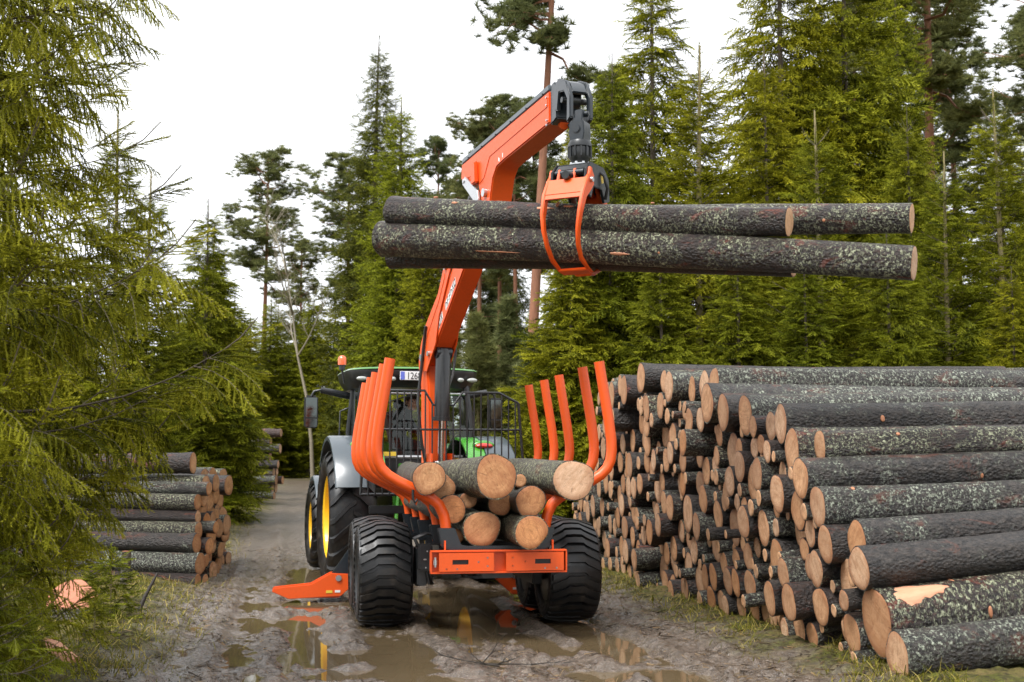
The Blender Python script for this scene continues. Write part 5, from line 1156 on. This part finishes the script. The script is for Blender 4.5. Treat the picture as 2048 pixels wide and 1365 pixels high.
for sx in (-1, 1):     # stiffening side plates with the upper flange
    b = MB(); b.prism([bo(*q) for q in [(-0.20, -0.02), (0.02, -0.24), (0.50, -0.19), (0.8, 0.0), (1.35, 0.14), (1.50, 0.17)]]+[bo(*q) for q in up[3:]], sx*0.128, sx*0.146, 'x'); b.build('boom_side_plate', M['orange'], bm_, bevel=0.004)
    b = MB(); b.prism([bo(0.30, 0.10), bo(0.36, 0.145), bo(0.95, 0.175), bo(1.28, 0.26), bo(1.25, 0.22), bo(0.9, 0.14)], sx*0.1465, sx*0.152, 'x'); b.build('boom_rib', M['orange'], bm_)
    for (t, o, r) in ((0.0, 0.02, 0.045), (0.24, -0.13, 0.035), (1.36, 0.28, 0.03), (2.82, 0.0, 0.05)):
        MB().tube([(sx*0.13, *bo(t, o)), (sx*0.175, *bo(t, o))], r, 14).build('pin', M['steel'], bm_, smooth=40)
# outlined lettering (too blurred to read) along the boom sides: two words of slanted strokes
for sx in (-1, 1):
    gq = random.Random(3)
    for (t0, nch, ch) in ((0.62, 3, 0.085), (1.02, 6, 0.075)):
        MB().prism([bo(t0-0.03, -0.10), bo(t0+nch*ch-0.02, -0.095), bo(t0+nch*ch+0.01, -0.005), bo(t0, -0.005)], sx*0.1253, sx*0.1275, 'x').build('lettering_outline', M['white'], bm_)
        for q in range(nch):
            t = t0+q*ch; b = MB(); kd = gq.randrange(4)
            def pt(u, w_): return bo(t+u*ch*0.62+0.022*w_, -0.088+0.074*w_)
            for (u0, w0, u1, w1) in ([(0, 0, 0.3, 1), (0.3, 1, 1, 1), (0, 0.5, 0.9, 0.5)], [(0, 0, 0, 1), (0, 0, 1, 0), (1, 0, 1, 1), (0, 1, 1, 1)], [(0, 1, 1, 0), (0, 0, 1, 1)], [(0, 0, 0, 1), (0, 1, 1, 0.6), (1, 0.6, 1, 0)])[kd]:
                p0, p1 = pt(u0, w0), pt(u1, w1); b.beam((sx*0.1283, *p0), (sx*0.1283, *p1), 0.0016, 0.013, AN if abs(u0-u1) > 0.5 else AD)
            b.build('letter', M['black'], bm_)
    MB().prism([bo(1.75, 0.02), bo(2.12, 0.02), bo(2.12, 0.075), bo(1.75, 0.075)], sx*0.1253, sx*0.1275, 'x').build('white_stripe', M['white'], bm_)
def cyl(name, p0, p1, r0, r1, f, parent=CR, mat='dark'):
    p0, p1 = Vector(p0), Vector(p1); m = p0.lerp(p1, f); d = (p1-p0).normalized()
    b = MB(); b.tube([p0-d*0.05, p0+d*0.02, p0+d*0.03, m-d*0.05, m-d*0.049, m], [r0*0.8, r0*0.95, r0, r0, r0*1.12, r0*1.12], 20); o = b.build(name, M[mat], parent, smooth=40)
    b = MB(); b.tube([m, p1], r1, 14); b.build('piston_rod', M['chrome'], o, smooth=60)
    b = MB(); sd_ = Vector((1, 0, 0)); b.tube([p1-sd_*0.09, p1+sd_*0.09], r1*1.7, 14); b.build('rod_eye', M['steel'], o, smooth=40)
    return o
cyl('lift_cylinder', (0, *bo(0.34, -0.20)), (0, 0.26, 1.60), 0.098, 0.042, 0.60)
MB().tube([(-0.10, *bo(0.34, -0.20)), (0.10, *bo(0.34, -0.20))], 0.075, 16).build('cylinder_head', M['navy'], CR, smooth=40)
cyl('jib_cylinder', (0, *bo(1.36, 0.30)), (0, 1.56, 4.98), 0.062, 0.034, 0.82)
# linkage at the knuckle
b = MB(); b.prism([(1.48, 4.95), (1.56, 5.03), (1.98, 4.78), (2.02, 4.66), (1.94, 4.62)], -0.17, -0.145, 'x'); b.prism([(1.48, 4.95), (1.56, 5.03), (1.98, 4.78), (2.02, 4.66), (1.94, 4.62)], 0.145, 0.17, 'x'); b.tube([(-0.18, 1.53, 4.98), (0.18, 1.53, 4.98)], 0.03, 12); b.build('knuckle_link', M['steel'], CR, bevel=0.004)
b = MB(); b.prism([(1.95, 4.62), (2.06, 4.52), (2.28, 4.60), (2.30, 4.90), (2.05, 5.0), (1.90, 4.85)], -0.118, 0.118, 'x'); b.build('knuckle_block', M['dark'], CR, bevel=0.01)
# jib with neck
b = MB(); b.prism([(1.34, 5.05), (1.36, 5.22), (3.96, 5.42), (3.96, 5.08), (2.72, 4.975), (2.50, 4.945), (2.38, 4.84), (2.27, 4.52), (2.16, 4.50), (2.04, 4.62), (1.92, 4.86), (1.62, 4.93), (1.44, 4.94)], -0.135, 0.135, 'x')
jb = b.build('jib', M['orange'], CR, bevel=0.014)
for sx in (-1, 1):
    b = MB(); b.prism([(1.40, 5.02), (1.42, 5.16), (2.18, 5.20), (3.92, 5.345), (3.92, 5.26), (2.30, 5.11), (2.12, 4.90), (1.98, 4.86), (1.90, 5.0)], sx*0.1352, sx*0.141, 'x'); b.build('jib_side_panel', M['orange'], jb)
    b = MB(); b.box((sx*0.165, 1.88, 5.00), (0.05, 0.15, 0.26), (R(4), 0, 0)); b.build('hose_guard', M['orange'], jb, bevel=0.015)
    for (s, z) in ((3.90, 5.36), (3.90, 5.28), (3.91, 5.12), (3.91, 5.07)): MB().tube([(sx*0.135, s, z), (sx*0.150, s, z)], 0.012, 8).build('bolt', M['steel'], jb, smooth=40)
    for q in range(6): s = 1.6+q*0.44; MB().tube([(sx*0.137, s, 5.235+(s-1.36)*0.077), (sx*0.146, s, 5.235+(s-1.36)*0.077)], 0.008, 8).build('bolt', M['black'], jb)
    b = MB(); b.prism([(2.56, 5.00), (2.60, 4.98), (2.60, 5.02), (2.56, 5.04)], sx*0.136, sx*0.1375, 'x'); b.prism([(2.68, 5.01), (2.70, 5.01), (2.70, 5.06), (2.68, 5.06)], sx*0.136, sx*0.1375, 'x'); b.build('white_mark', M['white'], jb)
b = MB(); b.prism([(1.37, 5.222), (1.40, 5.285), (3.94, 5.485), (3.96, 5.422)], -0.138, 0.138, 'x'); b.build('jib_cover', M['fender'], jb, bevel=0.008)
b = MB(); b.prism([(3.945, 5.06), (3.945, 5.46), (4.02, 5.50), (4.10, 5.44), (4.10, 5.10), (4.04, 5.08)], -0.12, 0.12, 'x')
for q in range(4): b.box((-0.11, 4.03, 5.14+q*0.085), (0.06, 0.10, 0.05))
b.build('extension_head', M['navy'], CR, bevel=0.012)
b = MB(); b.tube([(0, 3.98, 5.08), (0, 4.03, 5.06)], 0.05, 12); b.build('extension_stop', M['orange'], CR)
# yoke carrying the rotator: four-sided frame
b = MB()
for sx in (-1, 1): b.prism([(4.06, 5.18), (4.06, 5.42), (4.16, 5.49), (4.34, 5.42), (4.44, 5.24), (4.44, 5.02), (4.36, 4.98), (4.37, 5.22), (4.30, 5.32), (4.18, 5.34), (4.14, 5.16)], sx*0.085, sx*0.13, 'x')
b.prism([(4.34, 5.00), (4.44, 5.00), (4.44, 5.06), (4.34, 5.06)], -0.085, 0.085, 'x'); b.prism([(4.16, 5.42), (4.18, 5.47), (4.34, 5.40), (4.41, 5.29), (4.37, 5.27), (4.31, 5.36)], -0.085, 0.085, 'x'); b.build('tip_yoke', M['navy'], CR, bevel=0.01)
b = MB(); b.tube([(-0.05, 4.26, 5.24), (0.05, 4.26, 5.24)], 0.075, 18); b.tube([(-0.135, 4.26, 5.24), (0.135, 4.26, 5.24)], 0.03, 12); b.build('tip_swivel', M['dark'], CR, smooth=40)
# hydraulic hoses, each its own part
def hose(pts, r=0.018, parent=CR): return MB().tube(pts, r, 8).build('hydraulic_hose', M['hose'], parent, smooth=60)
hose([(-0.17, *bo(0.15, 0.24)), (-0.26, *bo(0.0, 0.42)), (-0.34, -0.34, 3.18), (-0.34, -0.36, 2.95), (-0.26, -0.20, 2.68), (-0.15, -0.05, 2.5)], 0.022)
hose([(-0.18, *bo(0.25, 0.26)), (-0.30, *bo(0.05, 0.48)), (-0.40, -0.30, 3.12), (-0.36, -0.30, 2.80), (-0.2, -0.1, 2.55)])
for q in range(3): hose([(-0.05+q*0.05, *bo(1.2, 0.21)), (-0.05+q*0.05, *bo(2.0, 0.19)), (-0.05+q*0.05, *bo(2.6, 0.20)), (-0.05+q*0.05, 1.92, 5.0)], 0.014)
hose([(0.10, 0.10, 1.4), (0.22, 0.16, 1.9), (0.24, 0.05, 2.4), (0.17, -0.05, 2.8), (0.17, *bo(0.4, 0.2))], 0.02)
for q in range(2): hose([(-0.10+q*0.06, 4.05, 5.06), (-0.14+q*0.05, 4.12, 4.90), (-0.12+q*0.05, 4.20, 4.78), (-0.06, 4.26, 4.70)], 0.017)
# ---------------------------------------------------------------- grapple (local x along the logs, y away from the camera)
GX = Vector((0.67, 12.38, 0)); GA = R(-27)
GP = empty('log_grapple', GX, GA); tag(GP, 'orange and black timber grapple hanging from the crane tip, gripping logs', 'grapple')
b = MB(); b.prism([(-0.05, 5.10), (0.05, 5.10), (0.07, 4.96), (0.06, 4.80), (-0.06, 4.80), (-0.07, 4.96)], -0.055, 0.055, 'x'); b.prism([(-0.075, 4.98), (0.075, 4.98), (0.085, 4.86), (0.07, 4.78), (-0.07, 4.78), (-0.085, 4.86)], -0.085, 0.085, 'y')
b.tube([(0, -0.10, 4.90), (0, 0.10, 4.90)], 0.045, 14); b.tube([(-0.10, 0, 5.06), (0.10, 0, 5.06)], 0.03, 14); b.build('swing_link', M['navy'], GP, bevel=0.008)
b = MB(); b.lathe([(0.07, 4.80), (0.105, 4.79), (0.118, 4.76), (0.118, 4.73), (0.105, 4.72), (0.108, 4.62), (0.095, 4.60), (0.085, 4.56)], n=28)
for q in range(12): a = q*0.5236; b.box((0.113*math.cos(a), 0.113*math.sin(a), 4.675), (0.014, 0.014, 0.10), (0, 0, a))
b.build('rotator', M['dark'], GP, smooth=40)
b = MB(); b.lathe([(0.11, 4.555), (0.11, 4.535)], n=24)
for q in range(8): a = q*0.785; b.lathe([(0.014, 4.555), (0.014, 4.572)], (0.092*math.cos(a), 0.092*math.sin(a), 0), n=8)
b.build('rotator_flange', M['steel'], GP, smooth=40)
b = MB()
for sx in (-1, 1): b.prism([(-0.16, 4.535), (0.16, 4.535), (0.28, 4.44), (0.30, 4.22), (0.16, 4.18), (0.10, 4.30), (-0.10, 4.30), (-0.16, 4.18), (-0.30, 4.22), (-0.28, 4.44)], sx*0.165, sx*0.19, 'x')
b.box((0, 0, 4.52), (0.35, 0.30, 0.028)); b.prism([(0.16, 4.52), (0.27, 4.43), (0.285, 4.30), (0.26, 4.30), (0.245, 4.42), (0.15, 4.50)], -0.165, 0.165, 'x'); b.prism([(-0.16, 4.52), (-0.23, 4.46), (-0.22, 4.44), (-0.15, 4.50)], -0.165, 0.165, 'x')
hs_ = b.build('grapple_housing', M['dark'], GP, bevel=0.006)
MB().box((0.1915, 0.10, 4.42), (0.002, 0.05, 0.10), (R(18), 0, 0)).build('sticker', M['sticker_yellow'], hs_)
cyl('grapple_cylinder', (0, -0.30, 4.385), (0, 0.30, 4.385), 0.05, 0.03, 0.72, GP)
def jaw(sy, xs):
    """C-shaped jaw: side arms of bent plate, cross plates, top lugs"""
    out = [(-0.20, 4.45), (-0.30, 4.36), (-0.41, 4.20), (-0.475, 4.00), (-0.485, 3.82), (-0.44, 3.64), (-0.34, 3.50), (-0.16, 3.425), (-0.06, 3.415)]
    inn = [(-0.06, 3.435), (-0.15, 3.465), (-0.30, 3.55), (-0.385, 3.68), (-0.42, 3.83), (-0.405, 3.98), (-0.33, 4.15), (-0.22, 4.24), (-0.155, 4.30), (-0.15, 4.40)]
    b = MB(); pl = [(sy*-y if sy > 0 else y, z) for y, z in out+inn]
    for x in xs: b.prism(pl, x-0.017, x+0.017, 'x')
    return b, pl
for nm, sy, xs in (('near', -1, (-0.205, 0.20)), ('far', 1, (-0.11, 0.11))):
    b, pl = jaw(sy, xs); s = -1 if sy < 0 else 1; x0, x1 = xs
    b.prism([(s*0.30, 4.36), (s*0.405, 4.19), (s*0.385, 4.17), (s*0.285, 4.33)], x0, x1, 'x'); b.prism([(s*0.35, 4.28), (s*0.425, 4.14), (s*0.34, 4.15), (s*0.26, 4.26)], x0, x1, 'x')
    b.prism([(s*0.20, 3.452), (s*0.19, 3.425), (s*0.06, 3.405), (s*0.05, 3.43)], x0, x1, 'x')
    for x in [x0+(x1-x0)*q for q in (0.0, 0.22, 0.62, 1.0)]: b.prism([(s*0.30, 4.30), (s*0.235, 4.47), (s*0.19, 4.47), (s*0.16, 4.38), (s*0.22, 4.26)], x-0.014, x+0.014, 'x')
    b.v = [(x*(0.74+0.26*float(sstep(3.45, 4.15, z))), y, z+0.05*(1-float(sstep(3.4, 4.0, z)))) for x, y, z in b.v]; o = b.build('grapple_jaw', M['orange'], GP, bevel=0.006)
    for x in (x0-0.03, x1+0.03): MB().tube([(x-0.012, s*0.235, 4.34), (x+0.012, s*0.235, 4.34)], 0.026, 12).build('pin', M['steel'], o, smooth=40)
    MB().tube([(x0+0.03, s*0.215, 4.43), (x1-0.06, s*0.215, 4.43)], 0.032, 14).build('jaw_shaft', M['navy'], o, smooth=40)
b = MB(); b.tube([(0.13, 0.05, 4.52), (0.22, 0.08, 4.44), (0.24, 0.12, 4.32), (0.20, 0.16, 4.22)], 0.016, 8); b.build('grapple_hose', M['hose'], GP, smooth=60)
# --- the logs in the grapple (own things)
def held(p0, p1, r, key, lb, seed, kn=4):
    p0, p1 = Vector(p0), Vector(p1); L0 = LOGS[key][3]
    return place_log(key, p0, p1-p0, r, lb, 'logs held in the grapple', seed*1.1, (p1-p0).length/L0, True, kn, seed)
hA = held((-1.25, 13.22, 4.255), (2.49, 11.34, 3.785), 0.168, ('held', 0), 'upper front log in the grapple, the shorter one', 1)
hB = held((-0.95, 13.50, 4.16), (3.56, 11.24, 3.80), 0.158, ('held', 1), 'upper rear log in the grapple, sticking out to the right', 2)
hC = held((-1.36, 13.28, 3.985), (3.46, 10.90, 3.335), 0.188, ('held', 1), 'lower front log in the grapple, the longest one', 3, 6)
hD = held((-1.28, 13.66, 3.88), (2.6, 11.69, 3.46), 0.160, ('held', 0), 'lower rear log in the grapple, almost hidden', 4, 0)
for o, lst in ((hC, ((0.60, 0.98, 0.42), (2.15, 2.35, 0.5), (2.42, 2.62, 0.38), (1.2, 1.7, -0.45), (2.65, 2.85, -0.25))), (hA, ((2.25, 2.5, 0.2), (1.0, 1.1, 0.4), (2.6, 2.75, 0.35), (3.6, 3.75, 0.0)))):
    for q, (x0, x1, up_) in enumerate(lst):
        a = local_angle(o, (-0.45, -0.9, up_*1.6)); wd = 0.10 if q != 3 else 0.06
        patch(o, x0, x1, a-wd, a+wd, 20+q, 'bare_wood' if q % 2 == 0 and up_ > -0.6 else 'knot', 51 if o is hC else 50, 0.17)
# ---------------------------------------------------------------- stumps, sticks, litter and grass
def stump(x, y, r, h, tilt, label, nm='tree_stump'):
    b = MB(); n = 22; vs = []
    for i, (rr, zz) in enumerate(((1.5, -0.05), (1.15, 0.25*h), (1.02, 0.7*h), (1.0, h))):
        for j in range(n):
            a = 6.28319*j/n; q = 1+0.10*math.sin(3*a+x)+0.06*math.sin(5*a); vs.append((r*rr*q*math.cos(a), r*rr*q*math.sin(a), zz+(tilt*r*math.sin(a) if i == 3 else 0)))
    b.add(vs, [(i*n+j, i*n+(j+1) % n, (i+1)*n+(j+1) % n, (i+1)*n+j) for i in range(3) for j in range(n)])
    o = b.build(nm, M['bark_grey'], smooth=60, loc=(x, y, gz(x, y))); tag(o, label, 'stump')
    t_ = MB(); t_.add([(0, 0, h+0.004)]+[(vs[3*n+j][0]*0.95, vs[3*n+j][1]*0.95, vs[3*n+j][2]+0.004) for j in range(n)], [(0, 1+j, 1+(j+1) % n) for j in range(n)]); t_.build('sawn_top', M['stump'], o)
    return o
stump(-4.50, 13.2, 0.26, 0.16, 0.75, 'broad reddish stump under the big left spruce'); stump(-4.95, 16.6, 0.055, 0.42, 0.0, 'thin pale-topped stump left of the left log pile')
b = MB(); b.tube([(-3.78, 10.55, 0.20), (-3.62, 10.35, 0.15), (-3.38, 10.1, 0.07)], [0.02, 0.07, 0.06], 7); b.tube([(-3.70, 10.5, 0.08), (-3.52, 10.2, 0.06)], [0.015, 0.05], 6)
tag(b.build('splintered_log', M['bare_wood']), 'splintered pale wood lying in the lower left corner', 'broken log')
tag(MB().tube([(-3.98, 13.75, -0.02), (-3.90, 13.8, 0.22), (-3.80, 13.9, 0.46)], [0.028, 0.022, 0.012], 7).build('leaning_stick', M['stick'], smooth=60), 'black stick leaning out of the grass on the left verge', 'stick')
gb = random.Random(12); b = MB()
def twig(p, d, L, r, lv):
    pts = [p]; rs = [r]
    for i in range(4):
        d = (d+Vector((gb.uniform(-.3, .3), gb.uniform(-.3, .3), gb.uniform(-.12, .10)))).normalized(); p = p+d*L/4; p.z = max(p.z, -0.012); pts.append(p.copy()); rs.append(r*(1-0.2*(i+1)))
        if lv < 2 and gb.random() < 0.8: twig(p.copy(), (d+Vector((gb.uniform(-.9, .9), gb.uniform(-.9, .9), gb.uniform(0, .35)))).normalized(), L*0.5, r*0.6, lv+1)
    b.tube(pts, rs, 5)
twig(Vector((-0.38, 10.55, 0.0)), Vector((1, 0.1, 0.02)), 0.55, 0.012, 0); twig(Vector((-0.1, 10.5, 0.0)), Vector((-0.9, -0.2, 0.02)), 0.4, 0.010, 0)
tag(b.build('fallen_branch', M['stick'], smooth=60), 'dark broken branch lying in the mud behind the trailer', 'branch')
def scatter(N, fn, seed): 
    g = np.random.default_rng(seed); out = []
    while len(out) < N:
        x = g.uniform(-9.5, 3.2, N*3); y = 8.5+g.random(N*3)**1.5*34; v, u = road_uv(x, y); ok = fn(v, u, x, y, g)
        out += list(zip(x[ok], y[ok]))
    return np.array(out[:N])
def blades(pts, seed, hmin, hmax, w, lean):
    g = np.random.default_rng(seed); n = len(pts); z = height(pts[:, 0], pts[:, 1]); p = np.stack([pts[:, 0], pts[:, 1], z-0.01], 1)
    a = g.random(n)*6.283; s = np.stack([np.cos(a), np.sin(a), 0*a], 1)*w; h = hmin+(hmax-hmin)*g.random(n)**2
    ld = g.normal(0, lean, (n, 3)); ld[:, 2] = 1; ld /= np.linalg.norm(ld, axis=1)[:, None]
    m = p+ld*h[:, None]*0.55; l2 = ld+g.normal(0, lean*1.1, (n, 3))*np.array([1, 1, 0.5])-np.array([0, 0, 0.35]); tip = m+l2/np.linalg.norm(l2, axis=1)[:, None]*h[:, None]*0.55
    return np.concatenate([np.stack([p-s, p+s, m+s*0.7], 1), np.stack([p-s, m+s*0.7, m-s*0.7], 1), np.stack([m-s*0.7, m+s*0.7, tip], 1)]), np.tile(g.random(n), 3)
def verge_fn(v, u, x, y, g):
    left = (v < -3.05+0.25*g.normal(size=len(v))) & (v > -9); right = (v > 2.05+0.12*g.normal(size=len(v))) & (v < 2.95)
    cl = vnoise(x*1.7, y*1.7, 9)+0.5*vnoise(x*5, y*5, 19) > 0.62
    return (left | right) & cl & (g.random(len(v)) < 0.9)
pts = scatter(44000, verge_fn, 5); T1, q1 = blades(pts, 6, 0.03, 0.20, 0.0048, 0.8)
tag(link('verge_grass', tri_mesh('verge_grass', T1, [M['grass']], None, q1)), 'yellow-green grass and moss along the road verges', 'grass', kind='stuff')
def lit_fn(v, u, x, y, g): return (v > -4.6) & (v < 2.6) & (y < 24) & (vnoise(x*2.2, y*2.2, 33)+0.35*np.clip(np.abs(v+0.6)-1.6, 0, 1.2) > 0.55) & (height(x, y) > WATER_Z+0.004)
pts = scatter(16000, lit_fn, 15); g = np.random.default_rng(8); n = len(pts); p = np.stack([pts[:, 0], pts[:, 1], height(pts[:, 0], pts[:, 1])+0.004], 1)
a = g.random(n)*6.283; d = np.stack([np.cos(a), np.sin(a), g.normal(0, 0.18, n)], 1)*(0.02+0.085*g.random(n)**3)[:, None]; s = np.stack([-np.sin(a), np.cos(a), 0.5+0*a], 1)*(0.0024+0.007*g.random(n)**3)[:, None]
tag(link('twig_litter', tri_mesh('twig_litter', np.stack([p-d-s, p-d+s, p+d], 1), [M['litter']], None, g.random(n))), 'bark crumbs and broken twigs strewn over the mud', 'litter', kind='stuff')
# small green seedlings at the pile foot and on the left verge
sB = spruce(31, 0.8, interp([(0.05, 0.30), (0.8, 0.05)]), 'mid', [M['needle_near'], M['young_stem']], gap=0.13, nb=4, spacing=0.14, hangy=0.2, low=15, leader=0.12, zmin=0.06); tS = trunk_mesh('trunk', 0.75, 0.010, M['young_stem'], 0.003)
for (x, y, s, lb) in ((-4.05, 13.1, 0.95, 'tiny spruce seedling beside the reddish stump'), (-3.72, 11.6, 0.6, 'tiny spruce seedling at the left road edge'), (-3.9, 10.6, 0.8, 'tiny spruce seedling near the splintered wood'), (-5.0, 14.6, 1.3, 'knee-high spruce seedling left of the leaning stick')):
    put_tree('spruce_seedling', tS, sB, x, y, lb, 'seedlings on the left verge', s, None, x*3)
